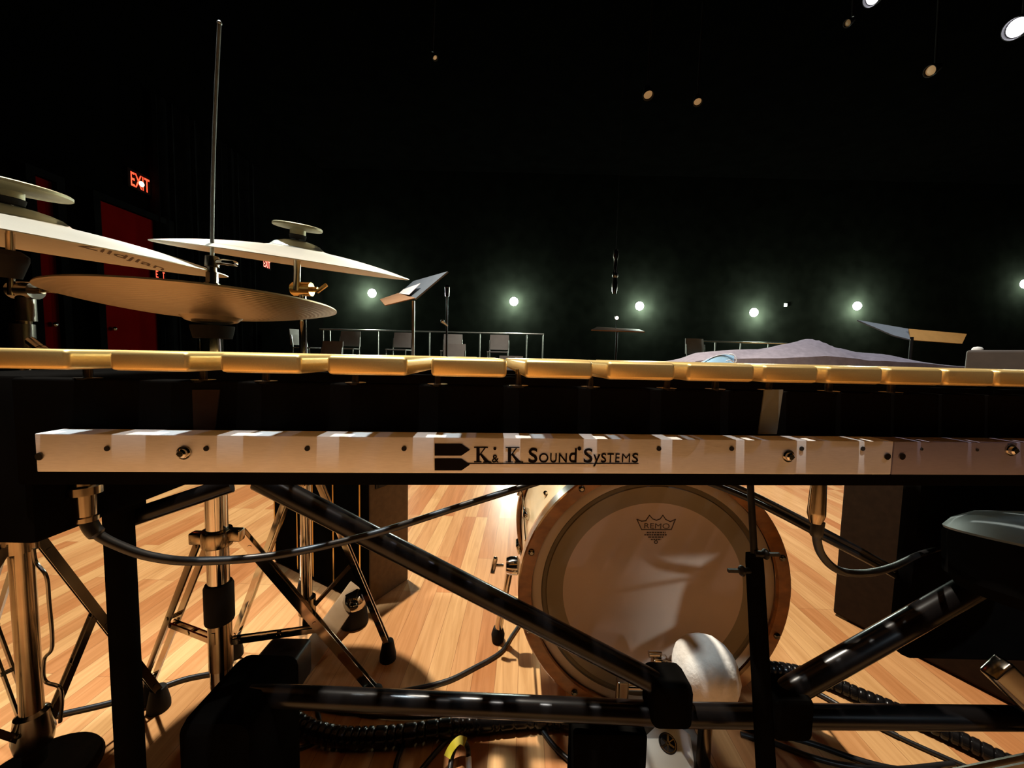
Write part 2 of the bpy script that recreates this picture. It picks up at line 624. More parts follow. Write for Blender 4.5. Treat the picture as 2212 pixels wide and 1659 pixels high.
# black drape that hangs along the left wall and cuts the second sign off
m = MB()
y0d = e2.y + 0.002
for k in range(61):
    yy = y0d + 2.2 * k / 60
    xx = XL + 0.085 + (0.03 * math.sin(k * 1.7) if k else -0.005)
    for z in (0.0, 4.4):
        m.v.append(V((XL + 0.01, yy, z)))
        m.v.append(V((xx, yy, z)))
for k in range(60):
    a = k * 4
    m.face((a, a + 2, a + 6, a + 4)); m.face((a + 1, a + 5, a + 7, a + 3)); m.face((a + 2, a + 3, a + 7, a + 6)); m.face((a, a + 4, a + 5, a + 1))
m.face((0, 1, 3, 2)); m.face((240, 242, 243, 241))
tag(build('stage_curtain', m, 'drape'), 'black pleated drape hanging along the left wall beyond the red door', 'curtain')

# ------------------------------------------------------------------ vibraphone
TV = 3.7 * D2R
VA = V((math.cos(TV), math.sin(TV), 0))          # along the rail
VB = V((-math.sin(TV), math.cos(TV), 0))         # away from the player


def VP(px, py, y0, slope=math.tan(TV)):
    """pixel -> point in the upright plane Y = y0 + slope * X"""
    d = ray(px, py)
    return CAM + d * (y0 / (d.y - slope * d.x))


vib = thing('vibraphone', 'long vibraphone with gold bars, silver lettered front rail and black frame', 'vibraphone', (0.2, 0.55, 0))
BAR_Y0, BAR_S, BAR_TOP, BAR_T = 0.272, 0.085, 0.7985, 0.0132
edges = [(-29, 147), (233, 407), (472, 650), (704, 880), (930, 1095), (1134, 1282), (1313, 1460), (1487, 1632), (1652, 1770), (1792, 1910),
         (1923, 2040), (2049, 2152), (2161, 2260), (2269, 2365), (2374, 2468), (2478, 2570)]
_pb = VP(2570, 790, BAR_Y0, BAR_S)
for k in range(12):
    edges.append((_pb + V((0.006 + 0.045 * k, BAR_S * (0.006 + 0.045 * k), 0)), _pb + V((0.044 + 0.045 * k, BAR_S * (0.044 + 0.045 * k), 0))))
bars = []
for i, (a, b) in enumerate(edges):
    pa, pb = (a, b) if isinstance(a, V) else (VP(a, 790, BAR_Y0, BAR_S), VP(b, 790, BAR_Y0, BAR_S))
    c, wd = (pa + pb) / 2, (pb - pa).dot(VA)
    L = 0.345 - 0.0068 * i
    c = V((c.x, c.y, BAR_TOP - BAR_T / 2))
    bars.append((c, wd, L))
    m = MB()
    m.box(c + VB * L / 2, (wd, L, BAR_T), (VA, VB, EZ), 0, 0.0030)
    build('bar', m, 'gold_bar', vib, angle=60)
# upper row, in the groups of two and three
for i in (1, 2, 3, 5, 6, 8, 9, 10, 12, 13, 15, 16, 17, 19, 20, 22, 23, 24):
    (c0, w0, L0), (c1, w1, L1) = bars[i], bars[i + 1]
    c = (c0 + VB * L0 + c1 + VB * L1) / 2 + VB * 0.02
    L = 0.30 - 0.006 * i
    m = MB()
    m.box(c + VB * L / 2, (w0 * 0.88, L, BAR_T), (VA, VB, EZ), 0, 0.0030)
    build('bar', m, 'gold_bar', vib, angle=60)

# black frame boards under the bars
FB_Y0 = 0.318
XA, XB = -0.385, 1.13


def vpt(x, y0, z):
    return V((x, y0 + math.tan(TV) * x, z))


m = MB()
m.box((vpt(XA, FB_Y0 + 0.01, 0.7335) + vpt(XB, FB_Y0 + 0.01, 0.7335)) / 2, ((XB - XA) / math.cos(TV), 0.02, 0.084), (VA, VB, EZ), 0, 0.002)
build('frame_board', m, 'black_matte', vib)
for yy, zz, hh in ((0.575, 0.745, 0.05), (0.655, 0.745, 0.05), (0.86, 0.745, 0.05)):
    sl = -0.09
    pa, pb = V((XA, yy + 0.03, zz)), V((XB, yy + 0.03 + sl, zz))
    m = MB()
    m.bar(pa, pb, 0.018, hh)
    build('frame_board', m, 'black_matte', vib)

# K&K rail
RY0 = 0.296
zt, zb = VP(1106, 946, RY0).z, VP(1106, 1023, RY0).z
xl, xs = VP(75, 990, RY0).x, VP(1927, 990, RY0).x


def rail_piece(x0, x1, name):
    m = MB()
    c = (vpt(x0, RY0 + 0.010, (zt + zb) / 2) + vpt(x1, RY0 + 0.010, (zt + zb) / 2)) / 2
    m.box(c, ((x1 - x0) / math.cos(TV), 0.0196, zt - zb), (VA, VB, EZ), 0, 0.0008)
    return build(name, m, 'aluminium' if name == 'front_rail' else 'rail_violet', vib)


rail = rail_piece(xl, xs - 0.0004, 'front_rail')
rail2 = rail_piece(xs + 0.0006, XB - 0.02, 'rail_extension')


def on_rail(px, py, lift=0.0004):
    return VP(px, py, RY0) - VB * lift


def dot(mb, px, py, r, lift=0.0005, n=16, h=0.0):
    c = on_rail(px, py, 0.0002)
    mb.lathe([(0, lift + h), (r * 0.75, lift + h), (r, lift), (r, 0)], c, -VB, n)


for px in (232, 446, 664, 873, 1423, 1580, 1731, 1863):
    m = MB(); dot(m, px, 969, 0.0019)
    build('screw_hole', m, 'hole', rail)
for px, py in ((1990, 970), (2110, 972)):
    m = MB(); dot(m, px, py, 0.0012)
    build('screw_hole', m, 'hole', rail2)
for px, py, pr in ((86, 986, rail), (1916, 986, rail), (1948, 986, rail2)):
    m = MB(); dot(m, px, py, 0.0027, 0.0006)
    build('end_screw', m, 'dark_chrome', pr)
for px, py, pr in ((398, 978, rail), (1702, 985, rail), (2182, 972, rail2)):
    m = MB()
    c = on_rail(px, py, 0)
    m.lathe([(0, 0.0042), (0.0022, 0.0042), (0.0034, 0.0032), (0.0038, 0.001), (0.0050, 0.001), (0.0050, 0)], c, -VB, 20)
    m.box(c - VB * 0.0043, (0.0045, 0.0006, 0.0009), (VA, VB, EZ))
    build('rail_knob', m, 'chrome', pr)

# lettering: two pointed black bars, K & K SOUND SYSTEMS, an underline
m = MB()
for y0, y1 in ((959, 984), (991, 1016)):
    ym = (y0 + y1) / 2
    m.prism([on_rail(939, y0, 0.0001), on_rail(939, y1, 0.0001), on_rail(997, y1, 0.0001), on_rail(1015, ym, 0.0001), on_rail(997, y0, 0.0001)], -VB * 0.0004)
build('emblem', m, 'ink', rail, smooth=False)
m = MB()
mmpx = (on_rail(1200, 990) - on_rail(1100, 990)).length / 100
BASE = 998.5


def rtext(body, px, hpx, wpx, bold=0.0, base=BASE):
    """letters of cap height hpx, squeezed to wpx wide, from pixel px"""
    size = hpx * mmpx / 0.70
    o0 = on_rail(px, base, 0.0004)
    t = MB()
    w0 = t.text(body, size, lambda x, y: V((x, y, 0)))
    m.text(body, size, lambda x, y: o0 + VA * x + EZ * y, sx=wpx * mmpx / w0, bold=bold * mmpx)


def rect(x0, y0, x1, y1):
    m.prism([on_rail(x0, y0, 0.0001), on_rail(x0, y1, 0.0001), on_rail(x1, y1, 0.0001), on_rail(x1, y0, 0.0001)], -VB * 0.0004)


def poly(*pts):
    m.prism([on_rail(x, y, 0.0001) for x, y in pts], -VB * 0.0004)


for kx in (1023, 1091):                      # serifed K: stem, thin arm, heavy leg, serifs
    rect(kx + 6, 966, kx + 13, BASE)
    poly((kx + 12, 983), (kx + 12, 986), (kx + 26, 968), (kx + 23, 968))
    poly((kx + 13, 981), (kx + 16, 979), (kx + 35, BASE), (kx + 25, BASE))
    rect(kx + 1, 965.5, kx + 17, 967.5); rect(kx + 1, BASE - 1.5, kx + 17, BASE)
    rect(kx + 17, 965.5, kx + 31, 967.5); rect(kx + 21, BASE - 1.2, kx + 39, BASE + 0.6)
rtext('&', 1062, 17, 15, 0.2)
m.lathe([(0, 0.0004), (3.2 * mmpx, 0.0004), (3.2 * mmpx, 0)], on_rail(1069, 969, 0.0001), -VB, 18)
rtext('S', 1140, 31, 20, 0.7)
rtext('O', 1163, 20, 21, 0.4); rtext('U', 1187, 20, 15, 0.4); rtext('N', 1205, 20, 19, 0.4)
rtext('d', 1227, 31, 18, 0.4)
m.lathe([(0, 0.0004), (4.0 * mmpx, 0.0004), (4.0 * mmpx, 0)], on_rail(1251.5, 969, 0.0001), -VB, 18)
rtext('S', 1259, 31, 20, 0.7)
rtext('y', 1281, 27, 15, 0.3, BASE)
rtext('S', 1297, 20, 12, 0.4); rtext('T', 1311, 20, 14, 0.4); rtext('E', 1327, 20, 11, 0.2); rtext('M', 1341, 20, 20, 0.0); rtext('S', 1364, 20, 14, 0.4)
rect(1008, 1000.5, 1379, 1002.0)
build('lettering', m, 'ink', rail, smooth=False)

# straps that tie the rail to the frame
for xa, xb, ta, tb, mt in ((418, 462, 415, 474, 'brown_carpet'), (1638, 1678, 1652, 1692, 'strap_grey')):
    m = MB()
    pts = [VP(xa, 938, FB_Y0 - 0.0012), VP(xb, 938, FB_Y0 - 0.0012), VP(tb, 842, FB_Y0 - 0.0012), VP(ta, 842, FB_Y0 - 0.0012)]
    m.prism(pts, VB * 0.0014)
    build('strap', m, mt, vib, smooth=False)
# cord posts with little foot plates
for px in (192, 440, 575, 768, 945, 1120, 1275, 1440, 1545, 1660, 1790, 1925):
    c = VP(px, 838, FB_Y0 + 0.008)
    m = MB()
    m.tube([(c.x, c.y, 0.772), (c.x, c.y, 0.790)], 0.0030, 10)
    m.tube([(c.x, c.y, 0.7745), (c.x, c.y, 0.7762)], 0.0085, 12)
    build('cord_post', m, 'dark_chrome', vib)
# end boards
m = MB(); m.box((-0.425, 0.61, 0.7085), (0.085, 0.62, 0.137), None, 0, 0.004); build('end_board', m, 'black_matte', vib)
m = MB(); m.box((1.175, 0.60, 0.735), (0.085, 0.44, 0.085), None, 0, 0.004); build('end_board', m, 'black_matte', vib)
# legs
for (x, y) in ((-0.418, 0.40), (1.175, 0.52), (1.175, 0.72)):
    m = MB(); m.tube([(x, y, 0.02), (x, y, 0.645)], 0.0125, 20)
    m.tube([(x, y, 0.63), (x, y, 0.655)], 0.022, 20)
    build('leg', m, 'black_matte', vib)
    m = MB(); m.tube([(x, y, 0.0), (x, y, 0.03)], 0.019, 16)
    build('leg_foot', m, 'rubber', vib)
# lower end block
m = MB()
m.box((-0.385, 0.535, 0.165), (0.10, 0.13, 0.29), None, 0, 0.02)
m.box((-0.375, 0.52, 0.01), (0.14, 0.24, 0.02), None, 0, 0.004)
build('end_block', m, 'black_matte', vib)
# crossbar and braces
ca, cb, cc = P(585, 1503, 0.53), P(1500, 1545, 0.50), P(2300, 1545, 0.52)
m = MB(); m.tube([ca - (cb - ca).normalized() * 0.03, cb, V((1.175, 0.52, cc.z))], 0.0148, 20); build('crossbar', m, 'black_tube', vib)
m = MB(); m.tube([P(560, 1035, 0.50), P(1480, 1508, 0.505)], 0.0150, 20); build('brace', m, 'black_tube', vib)
m = MB(); m.tube([P(1672, 1512, 0.505), P(2150, 1240, 0.52), P(2330, 1138, 0.53)], 0.0165, 20); build('brace', m, 'black_tube', vib)
m = MB(); m.tube([P(285, 1118, 0.42), P(500, 1046, 0.46)], 0.010, 14); build('brace', m, 'black_tube', vib)
for (px, py) in ((1440, 1500), (1690, 1525)):
    c = P(px, py, 0.505)
    m = MB(); m.box(c, (0.055, 0.05, 0.062), None, 0, 0.01); build('brace_joint', m, 'black_matte', vib)
# black block from the crossbar down to the floor
c0 = P(1310, 1580, 0.53)
m = MB(); m.box((c0.x, 0.53, (c0.z + 0.02) / 2), (0.105, 0.05, c0.z + 0.02), None, 0, 0.006); build('centre_block', m, 'black_matte', vib)
# damper rod with sleeve and wing screws
ra, rb, rc = P(1620, 1030, 0.50), P(1629, 1196, 0.485), P(1659, 1740, 0.42)
top = ra + (ra - rb).normalized() * 0.06
m = MB(); m.tube([top, ra, rb + (rc - rb) * 0.2], 0.0042, 12); build('damper_rod', m, 'black_paint', vib)
m = MB(); m.tube([rb, rb + (rc - rb) * 0.04, rb + (rc - rb) * 0.97], [0.0098, 0.0105, 0.0108], 16); sl = build('rod_sleeve', m, 'black_matte', vib)
for (px, py, s) in ((1650, 1197, 1), (1606, 1233, -1)):
    c = P(px, py, 0.478)
    m = MB()
    m.tube([c - EX * 0.012 * s, c + EX * 0.002 * s], 0.004, 10)
    m.ball(c + EX * 0.002 * s, 0.007, 10, 0, (0.6, 1, 1))
    m.bar(c, c + EX * 0.02 * s, 0.004, 0.004)
    build('wing_screw', m, 'black_paint', sl)

# jack plugged in under the rail on the low side, with the long sagging cable
cab = thing('audio_cable', 'black cable sagging from the chrome jack across to above the drum', 'cable', P(180, 1120, 0.33), 'cables plugged into the rail')
jp = P(182, 1046, 0.335)
m = MB()
m.tube([(jp.x, jp.y, 0.6955), (jp.x, jp.y, jp.z)], 0.0085, 18)
m.lathe([(0.0085, 0.0), (0.0125, -0.001), (0.0125, -0.008), (0.0080, -0.009), (0.0075, -0.028), (0.0090, -0.029), (0.0090, -0.033), (0.005, -0.034)], jp, EZ, 20)
build('jack', m, 'chrome_worn', cab)
m = MB()
pts = [P(184, 1112, 0.335), P(206, 1150, 0.335), P(255, 1178, 0.34), P(330, 1203, 0.35), P(430, 1212, 0.37), P(600, 1199, 0.40), P(800, 1155, 0.43), P(1000, 1092, 0.45), P(1190, 1033, 0.47)]
m.tube(bez(pts, 10), [0.0062] * 12 + [0.0042] * 69, 12)
build('cord', m, 'cable_rubber', cab)

xl_ = thing('audio_cable', 'black cable hanging in a loop from the tapered metal plug', 'cable', P(1768, 1130, 0.335), 'cables plugged into the rail')
xp = P(1769, 1040, 0.345)
m = MB()
ln = xp.z - P(1768, 1131, 0.345).z
m.lathe([(0.0, 0.03), (0.0058, 0.03), (0.0060, 0.0), (0.0071, -ln * 0.72), (0.0071, -ln * 0.78), (0.0050, -ln * 0.98), (0.0, -ln)], xp, EZ, 24)
build('plug', m, 'chrome_worn', xl_)
m = MB()
m.tube(bez([P(1768, 1126, 0.345), P(1764, 1160, 0.345), P(1776, 1200, 0.35), P(1812, 1232, 0.36), P(1870, 1238, 0.37), P(1930, 1224, 0.42), P(1990, 1196, 0.52), P(2050, 1180, 0.66)], 8), [0.0052] * 8 + [0.0036] * 49, 12)
build('cord', m, 'cable_rubber', xl_)

# two leads crossing behind the rod to the right
for k, (dy, lab) in enumerate(((0, 'dark cable slanting right across the top of the bass drum, upper of two'), (14, 'dark cable slanting right across the bass drum, lower of two'))):
    m = MB()
    m.tube(bez([P(1480, 1010 + dy, 0.60), P(1600, 1056 + dy, 0.58), P(1700, 1105 + dy, 0.56), P(1800, 1158 + dy, 0.54), P(1890, 1206 + dy, 0.60), P(1990, 1262 + dy, 0.70)], 8), 0.0045, 10)
    tag(build('instrument_cable', m, 'cable_rubber'), lab, 'cable', 'leads over the drum')

# ------------------------------------------------------------------ bass drum
BD = V((0.309, 0.796, 0.297))
dn = P(1415, 1276, BD.y)
BD.x = dn.x
DR, DD = 0.2955, 0.40
drum = thing('bass_drum', 'bass drum with wooden hoops and cream head under the vibraphone', 'drum', (BD.x, BD.y + 0.2, 0))
m = MB()
m.lathe([(DR - 0.030, 0.006), (DR - 0.028, 0.0), (DR - 0.003, 0.0), (DR, 0.003), (DR, 0.037), (DR - 0.003, 0.040), (DR - 0.010, 0.040), (DR - 0.012, 0.012)], BD, EY, 96, xdir=EX)
hoop = build('hoop', m, 'wood_hoop', drum)
m = MB()
m.lathe([(DR - 0.030, 0.006), (DR - 0.028, 0.0), (DR - 0.003, 0.0), (DR, -0.003), (DR, -0.037), (DR - 0.003, -0.040), (DR - 0.010, -0.040)], BD + EY * (DD), EY, 96, xdir=EX)
hoop2 = build('hoop', m, 'wood_hoop', drum)
m = MB()
m.lathe([(DR - 0.016, 0.03), (DR - 0.016, DD - 0.03)], BD, EY, 96, xdir=EX)
m.lathe([(DR - 0.022, DD - 0.005), (0, DD - 0.005)], BD, EY, 96, xdir=EX)
build('shell', m, 'maple_shell', drum)
m = MB()
K = DR / 297
m.lathe([(267 * K, 0.012), (262 * K, 0.010), (246 * K, 0.010), (243 * K, 0.013), (236 * K, 0.013), (234 * K, 0.011), (198 * K, 0.012), (196.5 * K, 0.0125), (0, 0.0125)], BD, EY, 96, xdir=EX, mats=[2, 2, 3, 3, 3, 1, 0, 0])
head = build('drumhead', m, ['drum_head', 'drum_ring', 'drum_collar', 'drum_groove'], drum)


def on_head(px, py, y=None):
    return P(px, py, BD.y + 0.0119)


m = MB()
outer = [(1376, 1122), (1386, 1126), (1395, 1125), (1403, 1113), (1410, 1121), (1418, 1124), (1426, 1121), (1432, 1113), (1438, 1122), (1448, 1127), (1459, 1122), (1450, 1144), (1386, 1144)]
for (x0, y0), (x1, y1) in zip(outer, outer[1:] + outer[:1]):
    p, q = on_head(x0, y0), on_head(x1, y1)
    d_ = (q - p).normalized()
    p, q = p - d_ * 0.0008, q + d_ * 0.0008
    w_ = EY.cross(d_) * 0.0010
    m.prism([p - w_, p + w_, q + w_, q - w_], EY * -0.0002)
hm = (on_head(1500, 1200) - on_head(1400, 1200)).length / 100
t = MB()
o0 = on_head(1390, 1141)
sz = 11.5 * hm / 0.70
w0 = t.text('REMO', sz, lambda x, y: V((x, y, 0)))
m.text('REMO', sz, lambda x, y: o0 + EX * x + EZ * y, sx=56 * hm / w0)
build('crown_emblem', m, 'ink_soft', head, smooth=False)
m = MB()
for yy, x0, x1 in ((1149, 1397, 1438), (1154, 1392, 1440), (1159, 1400, 1434), (1164, 1406, 1428)):
    x = x0
    while x < x1:
        ww = random.uniform(3, 7)
        m.prism([on_head(x, yy), on_head(x, yy + 2.6), on_head(min(x + ww, x1), yy + 2.6), on_head(min(x + ww, x1), yy)], EY * -0.0002)
        x += ww + 1.4
m.lathe([(2.2 * hm, 0), (4.2 * hm, 0)], on_head(1417, 1171), EY, 20)
build('small_print', m, 'ink_soft', head, smooth=False)
# tension claws
for k in range(10):
    a = (18 + 36 * k) * D2R
    rdir = EX * math.cos(a) + EZ * math.sin(a)
    tdir = -EX * math.sin(a) + EZ * math.cos(a)
    for hp, y0, s in ((hoop, BD.y, 1), (hoop2, BD.y + DD, -1)):
        c = V((BD.x, y0, BD.z)) + rdir * (DR - 0.013)
        m = MB()
        m.lathe([(0, -0.006 * s), (0.0035, -0.006 * s), (0.0068, -0.003 * s), (0.0068, 0.002 * s)], c, EY, 14)
        if s < 0:
            m.box(c + rdir * 0.018 - EY * 0.02, (0.012, 0.05, 0.03), (rdir, EY, tdir), 0, 0.003)
            build('claw', m, 'chrome', hp)
        else:
            build('tension_screw', m, 'dark_chrome', hp)
for k in range(10):
    a = (18 + 36 * k) * D2R
    rdir = EX * math.cos(a) + EZ * math.sin(a)
    tdir = -EX * math.sin(a) + EZ * math.cos(a)
    c = V((BD.x, BD.y + DD / 2, BD.z)) + rdir * (DR - 0.008)
    m = MB()
    m.tube([c - EY * (DD / 2 - 0.045) + rdir * 0.006, c + EY * (DD / 2 - 0.045) + rdir * 0.006], 0.003, 8)
    m.box(c, (0.02, 0.05, 0.016), (rdir, EY, tdir), 0, 0.004)
    build('tension_lug', m, 'chrome', drum)
# spur on the left flank
sp0, sp1 = P(1104, 1222, 1.00), F(1076, 1362, 0.03)
m = MB()
m.lathe([(0.0, -0.018), (0.020, -0.018), (0.024, -0.006), (0.024, 0.012), (0.016, 0.018), (0, 0.018)], sp0 + EX * 0.005, EX, 24)
spur = build('spur_bracket', m, 'chrome', drum)
m = MB(); m.tube([sp0, sp0 + (sp1 - sp0) * 0.6, sp0 + (sp1 - sp0) * 0.6, sp1], [0.0085, 0.0085, 0.011, 0.011], 16); build('spur_leg', m, 'chrome', drum)
m = MB(); m.tube([sp0 - EX * 0.02, sp0 - EX * 0.042], 0.004, 10)
kn = sp0 - EX * 0.046
m.bar(kn - EZ * 0.022 - EX * 0.004, kn + EZ * 0.022 + EX * 0.004, 0.012, 0.012, EX, 0, 0.003)
build('wing_knob', m, 'chrome', spur)
m = MB(); m.lathe([(0.0, -0.028), (0.017, -0.028), (0.019, -0.010), (0.013, 0.010), (0.0, 0.012)], sp1, EZ, 18); build('spur_foot', m, 'rubber', drum)
sp2 = V((2 * BD.x - sp0.x, sp0.y, sp0.z)); sp3 = V((2 * BD.x - sp1.x, sp1.y, sp1.z))
m = MB(); m.tube([sp2, sp3], 0.010, 14); build('spur_leg', m, 'chrome', drum)
m = MB(); m.lathe([(0.0, -0.028), (0.017, -0.028), (0.019, -0.010), (0.013, 0.010), (0.0, 0.012)], sp3, EZ, 18); build('spur_foot', m, 'rubber', drum)
# small T screw on the shell
c = P(1183, 1082, 0.93)
m = MB(); m.tube([c - EZ * 0.02, c + EZ * 0.02 - EX * 0.006], 0.003, 8); m.ball(c + EZ * 0.02 - EX * 0.006, 0.006, 8); m.tube([c - EX * 0.005, c + EX * 0.03 - EZ * 0.02], 0.003, 8)
build('tee_screw', m, 'chrome', drum)

# ------------------------------------------------------------------ bass drum pedal
ped = thing('bass_drum_pedal', 'chrome bass drum pedal with a big white felt beater', 'pedal', P(1440, 1600, 0.66) * 1.0)
ped.location.z = 0
ORG[ped] = V(ped.location)
bc = P(1526, 1452, 0.60)
# egg shaped felt
ax_e = (RT * 0.45 - UP * 0.89).normalized()
xx, yy = perp(ax_e)
m = MB()
prof = []
for i in range(15):
    t = math.pi * i / 14
    r = 0.0500 * math.sin(t) * (1 + 0.10 * math.cos(t))
    prof.append((r if 0 < i < 14 else 0, -0.0565 * math.cos(t)))
m.lathe(prof, bc, ax_e, 32)
for i, q in enumerate(m.v):
    m.v[i] = q + (q - bc).normalized() * 0.0022 * noise.noise(q * 60)
bt = build('beater', m, 'felt_white', ped)
ph = P(1425, 1432, 0.70)
m = MB(); m.tube([ph + EZ * 0.0, (ph + bc) / 2 + EZ * 0.004, bc + EY * 0.01], 0.0045, 10); build('beater_shaft', m, 'chrome', ped)
# hub with axle
m = MB()
m.tube([ph - EX * 0.07 - EZ * 0.05, ph + EX * 0.10 - EZ * 0.05], 0.007, 12)
build('axle', m, 'chrome', ped)
m = MB()
m.bar(ph - EZ * 0.065, ph + EZ * 0.012, 0.03, 0.02, EY, 0, 0.004)
m.tube([ph - EX * 0.022 + EZ * 0.018, ph + EX * 0.002 + EZ * 0.018], 0.006, 10)
m.ball(ph + EX * 0.03 + EZ * 0.0, 0.014, 12)
build('cam_hub', m, 'chrome', ped)
for s in (-0.07, 0.095):
    c = ph + EX * s
    m = MB(); m.bar(V((c.x, c.y, 0.01)), V((c.x, c.y, ph.z - 0.035)), 0.022, 0.018, EY, 0, 0.004); build('upright', m, 'dark_chrome', ped)
fa, fb = F(1441, 1560, 0.095), F(1441, 1800, 0.035)
fd = (fa - fb).normalized()
fx = EX
fz = fx.cross(fd).normalized()
hw = 0.045
pl = [fb - fx * hw * 0.9, fb + fx * hw * 0.9, fa + fx * hw * 1.05 - fd * 0.06, fa + fx * hw * 0.95 - fd * 0.022, fa + fx * hw * 0.15, fa - fx * hw * 0.25, fa - fx * hw * 1.05 - fd * 0.03]
m = MB(); m.prism(pl, fz * 0.006); fboard = build('footboard', m, 'steel_rail', ped, smooth=False)
em = F(1441, 1597, 0.085)
em = fa - fd * 0.036 + fz * 0.0062
m = MB(); m.lathe([(0, 0.0006), (0.0155, 0.0006), (0.0165, 0.0)], em, fz, 28, m=0)
for k in range(3):
    a = (90 + 120 * k) * D2R
    dv = fx * math.cos(a) + fd * math.sin(a)
    m.bar(em + fz * 0.0009 + dv * 0.002, em + fz * 0.0009 + dv * 0.014, 0.0035, 0.0006, fz, 1)
    m.bar(em + fz * 0.0009 - dv * 0.001, em + fz * 0.0009 - dv * 0.0125, 0.0016, 0.0006, fz, 1)
m.lathe([(0.0132, 0.0008), (0.0148, 0.0008)], em, fz, 28, m=1)
build('emblem', m, ['ink', 'chrome'], fboard)
m = MB(); m.box((fa.x + 0.012, (fa.y + fb.y) / 2 + 0.06, 0.006), (0.16, fa.y - fb.y + 0.16, 0.012), None, 0, 0.003); build('base_plate', m, 'dark_chrome', ped)

# ------------------------------------------------------------------ cymbals
def unit(px, py):
    return ray(px, py).normalized()


def cym_frame(dl, dr, R, delta):
    v = (dl + dr).normalized()
    sa = (dr - dl).length / 2
    D = R / sa
    C = CAM + v * D
    a = (dr - dl).normalized()
    n0 = a.cross(v).normalized()
    dd = delta * D2R
    n = n0 * math.cos(dd) + v * math.sin(dd)
    return C, a, n.cross(a), n


def prof_z(r, R, H, rb, hb):
    if r > rb:
        t = (r - rb) / (R - rb)
        return H * (1 - t) * (1 + 0.65 * t)
    t = r / rb
    return H + hb * math.sqrt(max(0, 1 - t * t * 0.98))


def cymbal_mesh(C, a, e2, n, R, H, rb, hb, th=0.0014, sign=1):
    m = MB()
    rr = [0.006] + [rb * k / 6 for k in range(1, 7)] + [rb + (R - rb) * k / 12 for k in range(1, 13)]
    up = [(r, sign * prof_z(r, R, H, rb, hb)) for r in rr]
    dn_ = [(r, h - sign * th) for r, h in reversed(up)]
    m.lathe(up + dn_, C, n, 96, xdir=a, close=True)
    return m


# left crash: right tip seen, left half outside the frame
vC = unit(22, 521)
dR = unit(493, 601)
dL = vC * (2 * dR.dot(vC)) - dR
R1 = 0.280
C1, a1, e1_, n1 = cym_frame(dL, dR, R1, 2.6)
m = cymbal_mesh(C1, a1, e1_, n1, R1, 0.034, 0.067, 0.021)
crash1 = build('crash_cymbal', m, 'cymbal_bronze', None, C1, angle=25)
tag(crash1, 'large crash cymbal with script lettering underneath, cut off by left picture edge', 'cymbal', 'crash cymbals')
m = MB()


def under1(x, y):
    ea, ee = 0.081 + x, 0.158 - y * 1.2 + x * 0.10
    return C1 + a1 * ea + e1_ * ee + n1 * (prof_z(math.hypot(ea, ee), R1, 0.034, 0.067, 0.021) - 0.0014 - 0.0007)


zw = MB().text('Zildjian', 0.046, lambda x, y: V((x, y, 0)))
m.text('Zildjian', 0.046, under1, sx=0.132 / zw)
build('lettering', m, 'ink_soft', crash1, smooth=False)

# right crash
R2 = 0.250
C2, a2, e2_, n2 = cym_frame(unit(319, 519), unit(884, 605), R2, 1.6)
m = cymbal_mesh(C2, a2, e2_, n2, R2, 0.030, 0.055, 0.020)
crash2 = build('crash_cymbal', m, 'cymbal_bronze', None, C2, angle=25)
tag(crash2, 'tilted crash cymbal with small brass disc above, right of the tall rod', 'cymbal', 'crash cymbals')
m = MB()


def under2(x, y):
    th = 12 * D2R - x / 0.2
    r = 0.212 - y
    return C2 + (a2 * math.cos(th) + e2_ * math.sin(th)) * r + n2 * (prof_z(r, R2, 0.030, 0.055, 0.020) - 0.0014 - 0.0006)


m.text('AVEDIS', 0.016, under2, sx=0.9)
bpy.context.view_layer.update()
# crotale discs on top of the crashes
for C, a_, n_, H, sR, lab in ((C1, a1, n1, 0.055, 0.068, 'flat brass disc mounted above the left crash cymbal at picture edge'), (C2, a2, n2, 0.050, 0.0505, 'flat brass disc with centre nut above the right crash cymbal')):
    m = MB()
    base = C + n_ * (H + 0.012)
    m.lathe([(0.004, 0.0), (0.016, 0.0), (0.016, 0.010), (sR - 0.002, 0.013), (sR, 0.0145), (sR, 0.0185), (sR - 0.002, 0.020), (0.012, 0.020), (0.011, 0.023), (0.004, 0.023)], base, n_, 56, xdir=a_)
    cr = tag(build('crotale', m, 'disc_bronze', None, base), lab, 'crotale', 'brass discs over the crashes')
    m = MB()
    m.lathe([(0, 0.030), (0.004, 0.030), (0.006, 0.027), (0.006, 0.0235), (0, 0.0235)], base, n_, 12)
    build('nut', m, 'chrome', cr)

# hi-hat pair
R3 = 0.200
C3, a3, e3_, n3 = cym_frame(unit(84, 619), unit(737, 681), R3, 7.0)
C3 = C3 - a3 * 0.008
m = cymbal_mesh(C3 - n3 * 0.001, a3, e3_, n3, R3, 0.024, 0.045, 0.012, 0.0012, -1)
hb_ = build('hi_hat_cymbal', m, 'cymbal_dark', None, C3, angle=25)
tag(hb_, 'bottom hi-hat cymbal, its amber underside turned to the viewer', 'cymbal', 'hi-hat pair')
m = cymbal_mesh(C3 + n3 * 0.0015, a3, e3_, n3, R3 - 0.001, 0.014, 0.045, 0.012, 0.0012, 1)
ht_ = build('hi_hat_cymbal', m, 'cymbal_dark', None, C3 + n3 * 0.01, angle=25)
tag(ht_, 'top hi-hat cymbal, only its thin upper rim shows under the clutch', 'cymbal', 'hi-hat pair')
C3 = C3
print('C1', C1, 'C2', C2, 'C3', C3)

